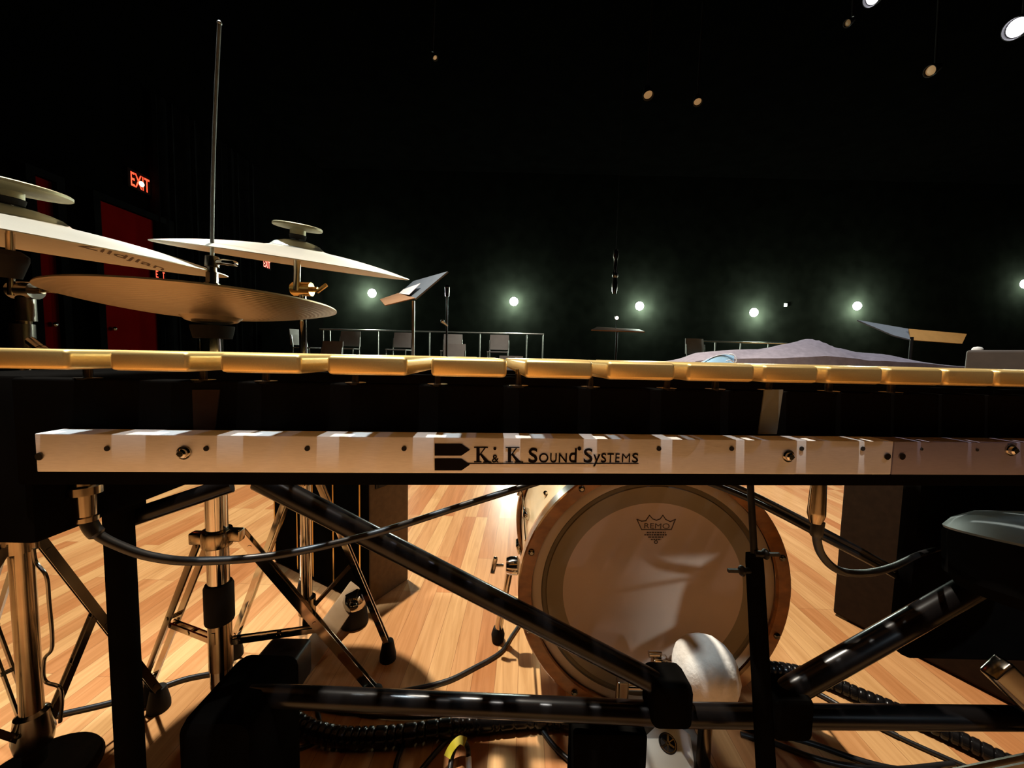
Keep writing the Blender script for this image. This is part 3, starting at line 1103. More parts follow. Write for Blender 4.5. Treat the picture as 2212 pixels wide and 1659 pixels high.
# ------------------------------------------------------------------ cymbal stands
def leg_pair(root, p, q, wd=0.012, gap=0.016, mt='chrome', name='leg'):
    """double braced flat leg from p to q"""
    d = (q - p).normalized()
    x = d.cross(EZ).normalized()
    m = MB()
    m.bar(p + x * gap / 2, q + x * gap / 2, 0.0035, wd)
    m.bar(p - x * gap / 2, q - x * gap / 2, 0.0035, wd)
    for t in (0.06, 0.5, 0.94):
        c = p.lerp(q, t)
        m.tube([c - x * (gap / 2 + 0.003), c + x * (gap / 2 + 0.003)], 0.004, 10)
    return build(name, m, mt, root)


def foot(root, q):
    m = MB()
    m.lathe([(0, -0.0), (0.021, 0.0), (0.021, 0.012), (0.014, 0.05), (0, 0.055)], V((q.x, q.y, 0)), EZ, 16)
    build('rubber_foot', m, 'rubber', root)


# hi-hat stand
HX, HY = C3.x - 0.004, C3.y
hrod = P(474, 50, HY + 0.005)
hs = thing('hi_hat_stand', 'chrome hi-hat stand with a tall thin rod and braced legs', 'hi-hat stand', (HX, HY, 0))
m = MB()
pr = [C3 - n3 * 0.03]
for k in range(9):
    t = k / 8
    q = C3.lerp(hrod, t)
    q = q - RT * 0.004 * math.sin(t * math.pi)
    pr.append(q)
m.tube(pr[1:], 0.0030, 12)
m.ball(hrod, 0.0040, 10)
build('pull_rod', m, 'rod_steel', hs)
# clutch
rd = (pr[2] - pr[1]).normalized()
m = MB()
cb_ = C3 + rd * 0.028
m.lathe([(0.004, 0.0), (0.012, 0.0), (0.012, 0.006), (0.009, 0.007), (0.009, 0.024), (0.007, 0.026), (0.007, 0.034), (0.0105, 0.035), (0.0105, 0.052), (0.004, 0.054)], cb_, rd, 20)
clu = build('clutch', m, 'dark_chrome', hs)
m = MB()
wc = cb_ + rd * 0.043
m.tube([wc, wc + RT * 0.022], 0.005, 10)
m.bar(wc + RT * 0.020, wc + RT * 0.042 - UP * 0.003, 0.012, 0.009, UP, 0, 0.002)
build('wing_bolt', m, 'chrome', clu)
m = MB()
m.lathe([(0.004, -0.014), (0.014, -0.014), (0.016, -0.002), (0.016, 0.0), (0.004, 0.0)], cb_, rd, 20)
build('felt_washer', m, 'felt_dark', clu)
m = MB(); m.lathe([(0.0, -0.062), (0.028, -0.062), (0.032, -0.044), (0.032, -0.040), (0.0, -0.040)], C3, EZ, 28); build('seat_cup', m, 'felt_dark', hs)
zc = P(460, 1160, HY).z
zb1, zb2 = P(462, 1258, HY).z, P(462, 1340, HY).z
m = MB(); m.tube([(HX, HY, 0.10), (HX, HY, C3.z - 0.06)], 0.0175, 24); build('tube', m, 'chrome', hs)
m = MB(); m.lathe([(0.0175, 0.0), (0.0225, 0.0), (0.0235, 0.003), (0.0235, zb1 - zb2 - 0.006), (0.021, zb1 - zb2), (0.0175, zb1 - zb2)], V((HX, HY, zb2)), EZ, 28); build('height_sleeve', m, 'rubber', hs)
m = MB(); m.lathe([(0.0177, -0.09), (0.0190, -0.09), (0.0190, 0), (0.0177, 0)], V((HX, HY, zb2)), EZ, 24)
m.box(V((HX + 0.002, HY - 0.0192, zb2 - 0.022)), (0.006, 0.002, 0.022))
build('lower_collar', m, 'chrome_worn', hs)
m = MB(); m.lathe([(0.0177, -0.015), (0.0235, -0.015), (0.0245, -0.012), (0.0245, 0.012), (0.0235, 0.015), (0.0177, 0.015)], V((HX, HY, zc)), EZ, 28)
m.box(V((HX - 0.03, HY - 0.004, zc)), (0.028, 0.016, 0.022), None, 0, 0.003)
m.box(V((HX + 0.03, HY + 0.004, zc + 0.004)), (0.028, 0.016, 0.022), None, 0, 0.003)
col_ = build('leg_collar', m, 'chrome_worn', hs)
for (tx, ty), mt in (((812, 1496), 'chrome'), ((318, 1478), 'chrome_worn')):
    q = F(tx, ty, 0.04)
    p = V((HX, HY, zc)) + (V((q.x, q.y, 0)) - V((HX, HY, 0))).normalized() * 0.035
    leg_pair(hs, p, q, 0.016, 0.020, mt)
    foot(hs, q)
    k = V((HX, HY, zb2 - 0.045))
    leg_pair(hs, k + (V((q.x, q.y, k.z)) - k).normalized() * 0.018, p.lerp(q, 0.55), 0.010, 0.010, mt, 'leg_brace')
m = MB(); m.box((HX, HY + 0.10, 0.045), (0.10, 0.26, 0.09), None, 0, 0.01); build('pedal_base', m, 'black_paint', hs)

# right crash stand
SX, SY = C2.x, C2.y + 0.02
cs2 = thing('cymbal_stand', 'cymbal stand behind the hi-hat holding the right crash cymbal', 'cymbal stand', (SX, SY, 0), 'cymbal stands')
zt2 = C2.z - 0.06
m = MB(); m.tube([(SX, SY, 0.10), (SX, SY, 0.52)], 0.0125, 20); m.tube([(SX, SY, 0.50), (SX, SY, zt2)], 0.0085, 16); build('tube', m, 'chrome', cs2)
m = MB(); m.tube([C2 - n2 * 0.055, C2 + n2 * 0.085], 0.0040, 10); build('tilter_rod', m, 'chrome', cs2)
m = MB(); m.tube([C2 - n2 * 0.062, C2 + n2 * 0.006], 0.0075, 14)
m.lathe([(0.004, 0.024), (0.010, 0.025), (0.010, 0.030), (0.004, 0.030)], C2, n2, 16)
build('rod_sleeve', m, 'chrome_worn', cs2)
m = MB()
c = V((SX, SY, zt2)) + EZ * 0.004
m.tube([c - EX * 0.020, c + EX * 0.022], 0.016, 20)
m.tube([c - EX * 0.024, c - EX * 0.020], 0.013, 20)
tl = build('tilter', m, 'brass_part', cs2)
m = MB()
m.tube([c + EX * 0.022, c + EX * 0.036], 0.006, 12)
m.bar(c + EX * 0.034 - EZ * 0.006, c + EX * 0.058 + EZ * 0.012, 0.008, 0.008, EY, 0, 0.002)
build('wing_nut', m, 'brass_part', tl)
m = MB(); m.lathe([(0.004, 0.002), (0.016, 0.002), (0.018, 0.011), (0.004, 0.012)], C2 + n2 * 0.050, n2, 20); build('felt_washer', m, 'felt_dark', cs2)
hub = V((SX, SY, 0.50))
m = MB(); m.lathe([(0.0127, -0.02), (0.02, -0.02), (0.022, 0.0), (0.02, 0.03), (0.0127, 0.03)], hub, EZ, 24); m.box(hub + V((-0.02, -0.015, 0.015)), (0.024, 0.02, 0.03), None, 0, 0.004); build('leg_collar', m, 'chrome_worn', cs2)
low = V((SX, SY, 0.17))
m = MB(); m.lathe([(0.0127, -0.02), (0.02, -0.02), (0.02, 0.02), (0.0127, 0.02)], low, EZ, 20); build('lower_collar', m, 'chrome_worn', cs2)
for tx, ty in ((838, 1392), (505, 1385), (655, 1262)):
    q = F(tx, ty, 0.04)
    p = hub + (V((q.x, q.y, hub.z)) - hub).normalized() * 0.025
    leg_pair(cs2, p, q, 0.013, 0.016)
    foot(cs2, q)
    leg_pair(cs2, low + (V((q.x, q.y, low.z)) - low).normalized() * 0.02, p.lerp(q, 0.5), 0.008, 0.010, 'chrome_worn', 'leg_brace')

# left crash stand
TY = C1.y + 0.015
TX = P(46, 1200, TY).x
cs1 = thing('cymbal_stand', 'thick chrome cymbal stand at the left picture edge beside the black post', 'cymbal stand', (TX, TY, 0), 'cymbal stands')
zK = P(55, 1150, TY).z
m = MB(); m.tube([(TX, TY, 0.05), (TX, TY, zK)], 0.0152, 22); m.tube([(TX, TY, zK - 0.02), (C1.x, TY, C1.z - 0.08)], 0.0085, 16)
build('tube', m, 'chrome_worn', cs1)
m = MB(); m.tube([C1 - n1 * 0.085, C1 + n1 * 0.092], 0.0044, 10); m.tube([C1 - n1 * 0.02, C1 + n1 * 0.012], 0.0052, 12); build('tilter_rod', m, 'chrome_worn', cs1)
m = MB(); m.lathe([(0.004, -0.058), (0.012, -0.058), (0.020, -0.03), (0.020, -0.022), (0.010, -0.014), (0.004, -0.014)], C1, n1, 24); build('felt_washer', m, 'felt_dark', cs1)
m = MB(); m.lathe([(0.004, 0.002), (0.016, 0.002), (0.018, 0.011), (0.004, 0.012)], C1 + n1 * 0.055, n1, 20); build('felt_washer', m, 'felt_dark', cs1)
c = V((C1.x, TY, C1.z - 0.075))
m = MB(); m.tube([c - EX * 0.018, c + EX * 0.018], 0.014, 20); m.tube([c - EZ * 0.05, c - EZ * 0.012], 0.0115, 18); tl = build('tilter', m, 'dark_chrome', cs1)
m = MB(); m.tube([c + EX * 0.018, c + EX * 0.030], 0.005, 10); m.bar(c + EX * 0.028 + EZ * 0.004, c + EX * 0.060 + EZ * 0.002, 0.012, 0.010, EY, 0, 0.003); build('wing_nut', m, 'chrome_worn', tl)
c = V((C1.x - 0.008, TY, C1.z - 0.15))
m = MB(); m.tube([c + EX * 0.0, c + EX * 0.026 - EZ * 0.02], 0.008, 12); m.ball(c + EX * 0.03 - EZ * 0.024, 0.010, 12); m.tube([c - EZ * 0.02, c + EZ * 0.02], 0.014, 18); build('height_clamp', m, 'dark_chrome', cs1)
hub = V((TX, TY, P(105, 1172, TY).z))
m = MB(); m.lathe([(0.0154, -0.015), (0.022, -0.015), (0.022, 0.015), (0.0154, 0.015)], hub, EZ, 24); build('leg_collar', m, 'chrome_worn', cs1)
low = V((TX, TY, P(125, 1575, TY).z))
m = MB(); m.lathe([(0.0154, -0.03), (0.024, -0.03), (0.027, -0.01), (0.022, 0.03), (0.0154, 0.035)], low, EZ, 24); m.ball(low + V((0.005, -0.024, 0.01)), 0.004, 8); build('lower_collar', m, 'dark_chrome', cs1)
for q in (F(342, 1494, 0.04), V((TX - 0.06, TY - 0.26, 0.04)), V((TX - 0.28, TY + 0.10, 0.04))):
    p = hub + (V((q.x, q.y, hub.z)) - hub).normalized() * 0.02
    leg_pair(cs1, p, q, 0.014, 0.018, 'dark_chrome')
    foot(cs1, q)
    leg_pair(cs1, low + (V((q.x, q.y, low.z)) - low).normalized() * 0.02, p.lerp(q, 0.42), 0.010, 0.012, 'dark_chrome', 'leg_brace')
m = MB(); m.lathe([(0.0, -0.006), (0.085, -0.006), (0.088, 0.0), (0.085, 0.006), (0.0, 0.006)], V((TX + 0.02, TY - 0.03, 0.05)) + V((0.01, 0, 0)), EZ, 40); build('clamp_disc', m, 'brown_carpet', cs1)
m = MB(); m.tube(bez([P(72, 1185, TY - 0.02), P(78, 1215, TY - 0.02), P(100, 1245, TY - 0.02), P(106, 1300, TY - 0.02), P(113, 1395, TY - 0.02), P(96, 1424, TY - 0.02), P(97, 1470, TY - 0.02), P(128, 1484, TY - 0.02), P(134, 1510, TY - 0.02), P(130, 1560, TY - 0.02)], 6), 0.0026, 8)
tag(build('thin_cable', m, 'dark_chrome'), 'thin grey cable running down beside the left chrome stand tube', 'cable')

# ------------------------------------------------------------------ boxes on the floor
# cabinet on the left behind the stands
q0, q1 = F(800, 1308), F(882, 1252)
side = (q1 - q0); side.z = 0
sd = side.normalized()
fr = V((-sd.y, sd.x, 0))           # along the front, to the left
wd_, dp_, hh = 0.52, side.length, 0.56
cen_ = q0 + sd * dp_ / 2 + fr * wd_ / 2
cbn = thing('speaker_cabinet', 'black cabinet with gold edge trim behind the cymbal stands', 'cabinet', (cen_.x, cen_.y, 0))
m = MB(); m.box(cen_ + EZ * hh / 2, (wd_, dp_, hh), (fr, sd, EZ), 0, 0.006)
for k, p in enumerate(m.f):
    pass
build('body', m, 'tan_carpet', cbn)
m = MB(); m.box(q0 + fr * wd_ / 2 - sd * 0.004 + EZ * hh / 2, (wd_ - 0.01, 0.012, hh - 0.01), (fr, sd, EZ), 0, 0.003); grl = build('front_panel', m, 'black_matte', cbn)
for t in (0.03, 0.16, 0.27, 0.36, 0.50):
    m = MB()
    c = q0 + fr * t - sd * 0.012
    m.bar(c + EZ * 0.02, c + EZ * (hh - 0.02), 0.006, 0.006, sd)
    build('edge_trim', m, 'brass_part', cbn)
# recessed handle on the right side
hc = q0 + sd * dp_ * 0.45 + EZ * 0.43 - fr * 0.001
m = MB()
for dz in (-0.05, 0.05):
    m.bar(hc - sd * 0.05 + EZ * dz, hc + sd * 0.05 + EZ * dz, 0.012, 0.008, fr)
for ds in (-0.05, 0.05):
    m.bar(hc + sd * ds - EZ * 0.056, hc + sd * ds + EZ * 0.056, 0.012, 0.008, fr)
m.box(hc, (0.002, 0.09, 0.09), (fr, sd, EZ))
build('side_handle', m, 'black_paint', cbn)
# leaning board and round foot in front of it
ba, bb = F(632, 1474), P(772, 1268, 1.13)
m = MB(); m.bar(V((ba.x, ba.y, 0.006)), bb, 0.055, 0.010, (0.3, -1, 0.3), 0, 0.002)
tag(build('wooden_board', m, 'tan_board'), 'tan flat board leaning towards the black cabinet behind the tripod leg', 'board')
gc = F(765, 1345, 0.0)
gl = thing('floor_unit', 'small black floor unit with a round chrome top beside the leaning board', 'floor unit', (gc.x, gc.y, 0))
m = MB(); m.lathe([(0, 0.0), (0.038, 0.0), (0.040, 0.006), (0.034, 0.055), (0, 0.055)], gc, EZ, 24); build('base', m, 'rubber', gl)
m = MB(); m.lathe([(0.034, 0.055), (0.036, 0.062), (0.034, 0.078), (0.024, 0.090), (0, 0.094)], gc, EZ, 24); build('cap', m, 'chrome', gl)

# big dark cabinet on the right
b0_, b1_ = F(1798, 1328), F(1945, 1404)
dv = (b1_ - b0_); dv.z = 0; dvn = dv.normalized()
ot = V((-dvn.y, dvn.x, 0))
if ot.x < 0:
    ot = -ot
L_ = 0.46
cc_ = b0_ + dvn * L_ / 2 + ot * 0.3
rc_ = thing('bass_cabinet', 'large dark brown carpeted cabinet standing right of the bass drum', 'cabinet', (cc_.x, cc_.y, 0))
m = MB(); m.box(cc_ + EZ * 0.342, (0.6, L_, 0.672), (ot, dvn, EZ), 0, 0.008); build('body', m, 'brown_carpet', rc_)
m = MB(); m.box(cc_ + dvn * (L_ / 2 + 0.004) + EZ * 0.342, (0.56, 0.008, 0.62), (ot, dvn, EZ), 0, 0.002); build('grille', m, 'black_matte', rc_)
for s in (-1, 1):
    for s2 in (-1, 1):
        m = MB(); m.tube([cc_ + ot * 0.26 * s + dvn * L_ * 0.42 * s2, cc_ + ot * 0.26 * s + dvn * L_ * 0.42 * s2 + EZ * 0.006], 0.02, 14); build('rubber_foot', m, 'rubber', rc_)

# throne on the right
st = P(2412, 1152, 0.45)
thr = thing('drum_throne', 'padded drum stool with grey-lit seat at the right picture edge', 'stool', (st.x, 0.45, 0))
zs = st.z
sx_ = V((0.97, 0.0, -0.20)).normalized()
sz_ = V((0.10, 0.20, 1.0)).normalized()
sy_ = sz_.cross(sx_).normalized()
m = MB()
m.lathe([(0.139, -0.026), (0.142, -0.034), (0.142, -0.085), (0.13, -0.10), (0.0, -0.104)], V((st.x, 0.45, zs)), sz_, 48)
build('seat_base', m, 'black_matte', thr)
m = MB()
m.lathe([(0, 0.012), (0.07, 0.010), (0.11, 0.002), (0.132, -0.012), (0.1405, -0.024), (0.138, -0.030), (0.0, -0.030)], V((st.x, 0.45, zs)), sz_, 48)
seat = build('seat', m, 'vinyl_sheen', thr)
m = MB(); m.box((0.89, 0.625, 0.4825), (0.45, 0.035, 0.345), None, 0, 0.012)  # backrest panel stretched down in black to stand in for shade
m.tube([(0.89, 0.60, 0.25), (0.89, 0.60, 0.40)], 0.012, 12); m.bar((0.89, 0.60, 0.27), (st.x, 0.46, 0.27), 0.02, 0.02)
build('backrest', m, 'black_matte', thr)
m = MB(); m.tube([(st.x, 0.45, 0.12), (st.x, 0.45, zs - 0.08)], 0.016, 18); build('post', m, 'dark_chrome', thr)
m = MB(); m.tube([(st.x, 0.45, zs - 0.13), (st.x, 0.45, zs - 0.085)], 0.035, 20); build('seat_bracket', m, 'brown_carpet', thr)
m = MB(); m.tube([(st.x, 0.45, 0.30), (st.x, 0.45, 0.34)], 0.024, 20); cx_ = P(2150, 1440, 0.45); m.bar(V((st.x, 0.45, 0.32)), cx_, 0.02, 0.03, EZ, 0, 0.004); build('height_clamp', m, 'dark_chrome', thr)
for a in (20, 140, 260):
    dq = V((math.cos(a * D2R), math.sin(a * D2R), 0))
    p, q = V((st.x, 0.45, 0.30)) + dq * 0.02, V((st.x, 0.45, 0.03)) + dq * 0.26
    leg_pair(thr, p, q, 0.012, 0.014, 'dark_chrome')
    m = MB(); m.lathe([(0, 0), (0.017, 0), (0.015, 0.03), (0, 0.045)], V((q.x, q.y, 0)), EZ, 14); build('rubber_foot', m, 'rubber', thr)

# ------------------------------------------------------------------ cables on the floor
def floor_cable(name, pix, r, label, cat='cable', mt='cable_rubber', n=8, ribs=False, group=None):
    pts = [F(x, y, r + 0.001) for x, y in pix]
    m = MB()
    bz = bez(pts, n)
    if ribs:
        fine = bez(pts, 26)
        out, rr = [], []
        acc, last = 0.0, fine[0]
        for q in fine:
            acc += (q - last).length
            last = q
            out.append(q)
            rr.append(r * (1.0 if (acc / 0.0145) % 1 < 0.8 else 0.86))
        m.tube(out, rr, 14)
    else:
        m.tube(bz, r, 10)
    return tag(build(name, m, mt), label, cat, group)


floor_cable('cable_loom', [(600, 1505), (640, 1560), (720, 1590), (820, 1592), (930, 1578), (1040, 1562), (1150, 1552), (1240, 1556), (1330, 1575)], 0.0185, 'thick black ribbed cable loom curving along the floor below the crossbar', 'cable loom', 'black_tube', ribs=True)
floor_cable('cable_loom', [(1610, 1440), (1690, 1446), (1770, 1464), (1850, 1498), (1950, 1540), (2060, 1590), (2180, 1648), (2300, 1700)], 0.0165, 'thick black ribbed cable loom curving away to the lower right corner', 'cable loom', 'black_tube', ribs=True)
floor_cable('floor_cable', [(1620, 1462), (1690, 1467), (1745, 1487), (1790, 1510), (1850, 1545), (1940, 1590)], 0.0055, 'thin black cable running beside the ribbed loom right of the drum', group='loose floor cables')
floor_cable('floor_cable', [(700, 1520), (790, 1502), (870, 1492), (960, 1472), (1020, 1444), (1082, 1408), (1108, 1370), (1140, 1330), (1200, 1290)], 0.0050, 'thin dark cable snaking over the pale floor to the left of the drum', group='loose floor cables')
floor_cable('floor_cable', [(640, 1520), (740, 1538), (850, 1548), (960, 1548), (1080, 1546), (1180, 1544)], 0.0048, 'black cable lying flat just under the long black crossbar', group='loose floor cables')
floor_cable('floor_cable', [(1600, 1570), (1680, 1586), (1760, 1608), (1850, 1640), (1940, 1662), (2050, 1668)], 0.0055, 'black cable arching along the bottom right floor, upper of the pair', group='loose floor cables')
floor_cable('floor_cable', [(1600, 1586), (1680, 1608), (1750, 1634), (1830, 1654), (1930, 1662), (2060, 1650)], 0.0050, 'black cable arching along the bottom right floor, lower of the pair', group='loose floor cables')
floor_cable('floor_cable', [(1880, 1560), (1960, 1600), (2050, 1640), (2120, 1670)], 0.0045, 'thin cable crossing the floor under the right end of the crossbar', group='loose floor cables')
floor_cable('floor_cable', [(60, 1560), (140, 1540), (235, 1518), (330, 1490), (400, 1466), (470, 1452)], 0.0050, 'grey black cable crossing the floor behind the left stand', group='loose floor cables')
floor_cable('floor_cable', [(560, 1620), (600, 1622), (660, 1612), (690, 1580), (688, 1545), (672, 1510)], 0.0040, 'thin dark cable looping beside the black end block', group='loose floor cables')
floor_cable('floor_cable', [(850, 1700), (856, 1650), (870, 1610), (880, 1580)], 0.0050, 'short dark cable end rising straight from the bottom picture edge', group='loose floor cables')
floor_cable('floor_cable', [(880, 1700), (920, 1650), (955, 1610), (985, 1580)], 0.0045, 'dark cable slanting up towards the yellow tag', group='loose floor cables')
floor_cable('floor_cable', [(1160, 1560), (1180, 1590), (1205, 1620), (1240, 1650)], 0.0050, 'short dark cable curling beside the black centre block', group='loose floor cables')
# tagged cable
tc_ = thing('tagged_cable', 'dark cable bent in a hook with a yellow tag and white band', 'cable', F(990, 1640))
hk = [F(968, 1700, 0.006), F(975, 1640, 0.012), F(985, 1612, 0.024), F(1000, 1602, 0.030), F(1010, 1616, 0.026), F(1012, 1640, 0.014), F(1014, 1700, 0.006)]
m = MB(); m.tube(bez(hk, 8), 0.0050, 10); build('cord', m, 'cable_rubber', tc_)
m = MB()
ya = [F(966, 1636, 0.020), F(972, 1622, 0.026), F(982, 1608, 0.034), F(994, 1599, 0.038), F(1006, 1603, 0.038)]
yb_ = bez(ya, 5)
for k, q in enumerate(yb_):
    d_ = (yb_[min(k + 1, len(yb_) - 1)] - yb_[max(k - 1, 0)]).normalized()
    sd_ = d_.cross(V((0, -0.5, 1))).normalized()
    nn_ = sd_.cross(d_).normalized()
    for a_, b_2 in ((-1, 0), (1, 0), (1, 1), (-1, 1)):
        m.v.append(q + sd_ * 0.0068 * a_ + nn_ * 0.0022 * b_2)
    if k:
        for e in range(4):
            e2_i = (e + 1) % 4
            m.face((4 * k - 4 + e, 4 * k - 4 + e2_i, 4 * k + e2_i, 4 * k + e))
m.face((3, 2, 1, 0)); m.face([4 * (len(yb_) - 1) + e for e in range(4)])
build('tag', m, 'yellow_tape', tc_)
m = MB(); m.tube([F(1012, 1637, 0.014), F(1014, 1690, 0.008)], 0.0058, 12); build('white_band', m, 'white_tape', tc_)

# ------------------------------------------------------------------ covered instrument with the mask
cl = MB()
prof_px = [(1452, 790), (1500, 762), (1560, 757), (1640, 752), (1700, 742), (1735, 735), (1770, 742), (1840, 760), (1900, 765), (1960, 778), (2010, 787), (2080, 796), (2150, 806)]


def crest(px):
    for (x0, y0), (x1, y1) in zip(prof_px, prof_px[1:]):
        if x0 <= px <= x1:
            t = (px - x0) / (x1 - x0)
            return y0 + (y1 - y0) * t
    return prof_px[0][1] if px < 1452 else prof_px[-1][1]


NX, NY, Y0c, Y1c = 90, 30, 2.56, 3.12
cols = []
for i in range(NX + 1):
    px = 1440 + (2160 - 1440) * i / NX
    ztop = P(px, crest(px), 2.78).z
    x = P(px, 760, 2.78).x
    colv = []
    for j in range(NY + 1):
        t = j / NY
        if t < 0.36:                       # front skirt
            u = t / 0.36
            y = Y0c - 0.04 * (1 - u) + 0.02 * math.sin(i * 1.1) * (1 - u)
            zz = 0.004 + (0.80 - 0.004) * u
        else:
            u = (t - 0.36) / 0.64
            y = Y0c + (Y1c - Y0c) * u
            pk = math.exp(-((u - 0.37) / 0.34) ** 2)
            zz = 0.80 + (ztop - 0.80) * pk + 0.010 * noise.noise(V((x * 5, y * 5, 1.0))) * (1 - pk)
            xk = P(1735, 760, 2.78).x
            dq = x - (xk + 0.9 * (2.78 - y))
            if y < 2.82:
                zz += (0.022 * math.exp(-(dq / 0.05) ** 2) - 0.045 * math.exp(-((dq - 0.10) / 0.06) ** 2)) * max(0, min(1, (2.82 - y) / 0.1)) * max(0, min(1, (y - Y0c) / 0.06))
                dq2 = x - (xk - 0.30 - 1.6 * (2.78 - y))
                zz -= 0.030 * math.exp(-(dq2 / 0.09) ** 2) * max(0, min(1, (2.82 - y) / 0.1)) * max(0, min(1, (y - Y0c) / 0.06))
            if ztop < 0.80:
                zz = ztop - 0.02 * (1 - pk)
        colv.append(V((x + 0.015 * noise.noise(V((x * 3, y * 4, zz * 4))), y, zz)))
    cols.append(colv)
for i in range(NX + 1):
    for j in range(NY + 1):
        cl.v.append(cols[i][j])
for i in range(NX):
    for j in range(NY):
        a = i * (NY + 1) + j
        cl.face((a, a + NY + 1, a + NY + 2, a + 1))
nb = len(cl.v)
for i in range(NX + 1):                     # back skirt to give the cover its depth
    q = cols[i][NY]
    cl.v.append(V((q.x, q.y + 0.02, 0.004)))
for i in range(NX):
    a, b = i * (NY + 1) + NY, nb + i
    cl.face((a, a + NY + 1, b + 1, b))
for e, s in ((0, 1), (NX, -1)):
    ids = [e * (NY + 1) + j for j in range(NY + 1)] + [nb + e]
    cl.face(ids if s < 0 else ids[::-1])
cov = build('instrument_cover', cl, 'cloth_mauve')
tag(cov, 'dark mauve cloth cover peaked over an instrument beyond the bars', 'cover')
# face mask
mk = P(1552, 778, 2.52)
mask = thing('face_mask', 'pale blue face mask with white ear loop lying on the mauve cover', 'face mask', mk)
m = MB()
mw, mh = 12, 8
mc = [(1515, 783), (1525, 775), (1545, 767), (1570, 765), (1585, 768), (1590, 776), (1586, 786), (1518, 786)]
for j in range(5):
    for i in range(mw + 1):
        t = i / mw
        px = 1512 + t * 74
        top_ = 784 - 19 * math.sin(min(1, t * 1.25) * math.pi / 2) + 3 * max(0, t - 0.8) * 5
        py = 790 + (top_ - 790) * j / 4
        m.v.append(P(px, py, 2.52 - 0.012 * math.sin(t * math.pi) + 0.006 * j))
for j in range(4):
    for i in range(mw):
        a = j * (mw + 1) + i
        m.face((a, a + 1, a + mw + 2, a + mw + 1), 0)
nbm = len(m.v)
m.v += [q + V((0, 0.004, 0)) for q in m.v[:nbm]]
for j in range(4):
    for i in range(mw):
        a = nbm + j * (mw + 1) + i
        m.face((a, a + mw + 1, a + mw + 2, a + 1), 0)
build('mask_body', m, 'mask_blue', mask)
m = MB(); m.tube([P(1512 + 74 * t, 784 - 19 * math.sin(min(1, t * 1.25) * math.pi / 2) + 3 * max(0, t - 0.8) * 5, 2.53) for t in [k / 12 for k in range(13)]], 0.0022, 8); build('nose_band', m, 'mask_white', mask)
m = MB(); m.tube(bez([P(1572, 766, 2.53), P(1582, 765, 2.52), P(1590, 773, 2.51), P(1589, 783, 2.51), P(1577, 778, 2.51), P(1568, 780, 2.51)], 6), 0.0032, 8); build('ear_loop', m, 'mask_white', mask)

# brown box further right
bx0 = P(2088, 756, 1.70)
bdir = V((bx0.x, bx0.y, 0)).normalized()
bsd = V((bdir.y, -bdir.x, 0))
m = MB(); bxc = V((bx0.x, bx0.y, 0)) + bsd * 0.3 + bdir * 0.2; m.box(bxc + EZ * bx0.z / 2, (0.6, 0.4, bx0.z), (bsd, bdir, EZ), 0, 0.012)
bxo = tag(build('amplifier_box', m, 'grey_case', None, bxc), 'brown box amplifier rising above the bars at the right edge', 'amplifier')
m = MB(); c = P(2112, 752, 1.74); m.lathe([(0, 0.014), (0.012, 0.012), (0.018, 0.004), (0.018, -0.004), (0.0, -0.004)], V((c.x, c.y, bx0.z + 0.004)), EZ, 16)
build('knob', m, 'white_tape', bxo)


# ------------------------------------------------------------------ music stands
def music_stand(name_lab, desk, ledge, Y, post_px, paper=None, ledge_mat='desk_warm_lit'):
    ps = [P(x, y, Y + dy) for x, y, dy in desk]
    base = P(post_px[0], post_px[1], Y)
    root = thing('music_stand', name_lab, 'music stand', (base.x, Y, 0), 'music stands')
    nrm = (ps[1] - ps[0]).cross(ps[-1] - ps[0]).normalized()
    m = MB(); m.prism(ps, -nrm * 0.012 if nrm.z > 0 else nrm * 0.012); build('desk', m, 'desk_grey', root, smooth=False)
    pl_ = [P(x, y, Y + dy) for x, y, dy in ledge]
    nl = (pl_[1] - pl_[0]).cross(pl_[-1] - pl_[0]).normalized()
    m = MB(); m.prism(pl_, nl * 0.006); build('ledge', m, ledge_mat, root, smooth=False)
    pm = 'steel_rail' if ledge_mat == 'desk_warm_lit' else 'black_paint'
    m = MB(); m.tube([(base.x, Y, 0.06), (base.x, Y, base.z)], 0.012, 12); build('post', m, pm, root)
    for a in (90, 210, 330):
        dq = V((math.cos(a * D2R), math.sin(a * D2R), 0))
        m = MB(); m.tube([V((base.x, Y, 0.22)), V((base.x, Y, 0.012)) + dq * 0.26], 0.009, 10); build('leg', m, 'black_paint', root)
    if paper:
        pp = [P(x, y, Y + dy) for x, y, dy in paper]
        m = MB(); m.prism(pp, -nrm * 0.002 if nrm.z < 0 else nrm * 0.002)
        tag(build('sheet_music', m, 'paper', smooth=False), 'white sheet of music lying on the tilted left music stand', 'sheet music')
    return root


music_stand('tilted music stand with a white sheet, right of the crash cymbal tip', [(897, 645, -0.10), (967, 586, -0.02), (893, 607, 0.28), (862, 634, 0.20)],
            [(897, 645, -0.10), (862, 634, 0.20), (821, 648, 0.16), (832, 661, -0.12)], 3.0, (893, 650),
            [(884, 637, -0.02), (909, 612, 0.0), (872, 625, 0.22), (862, 634, 0.18)])
music_stand('amber lit music stand behind the mauve cover on the right', [(1966, 733, -0.02), (1962, 710, 0.10), (1852, 691, 0.28), (1930, 724, 0.05)],
            [(1962, 711, 0.06), (1966, 735, 0.0), (2077, 743, 0.0), (2087, 722, 0.06)], 3.3, (1970, 728), None, 'desk_amber_lit')

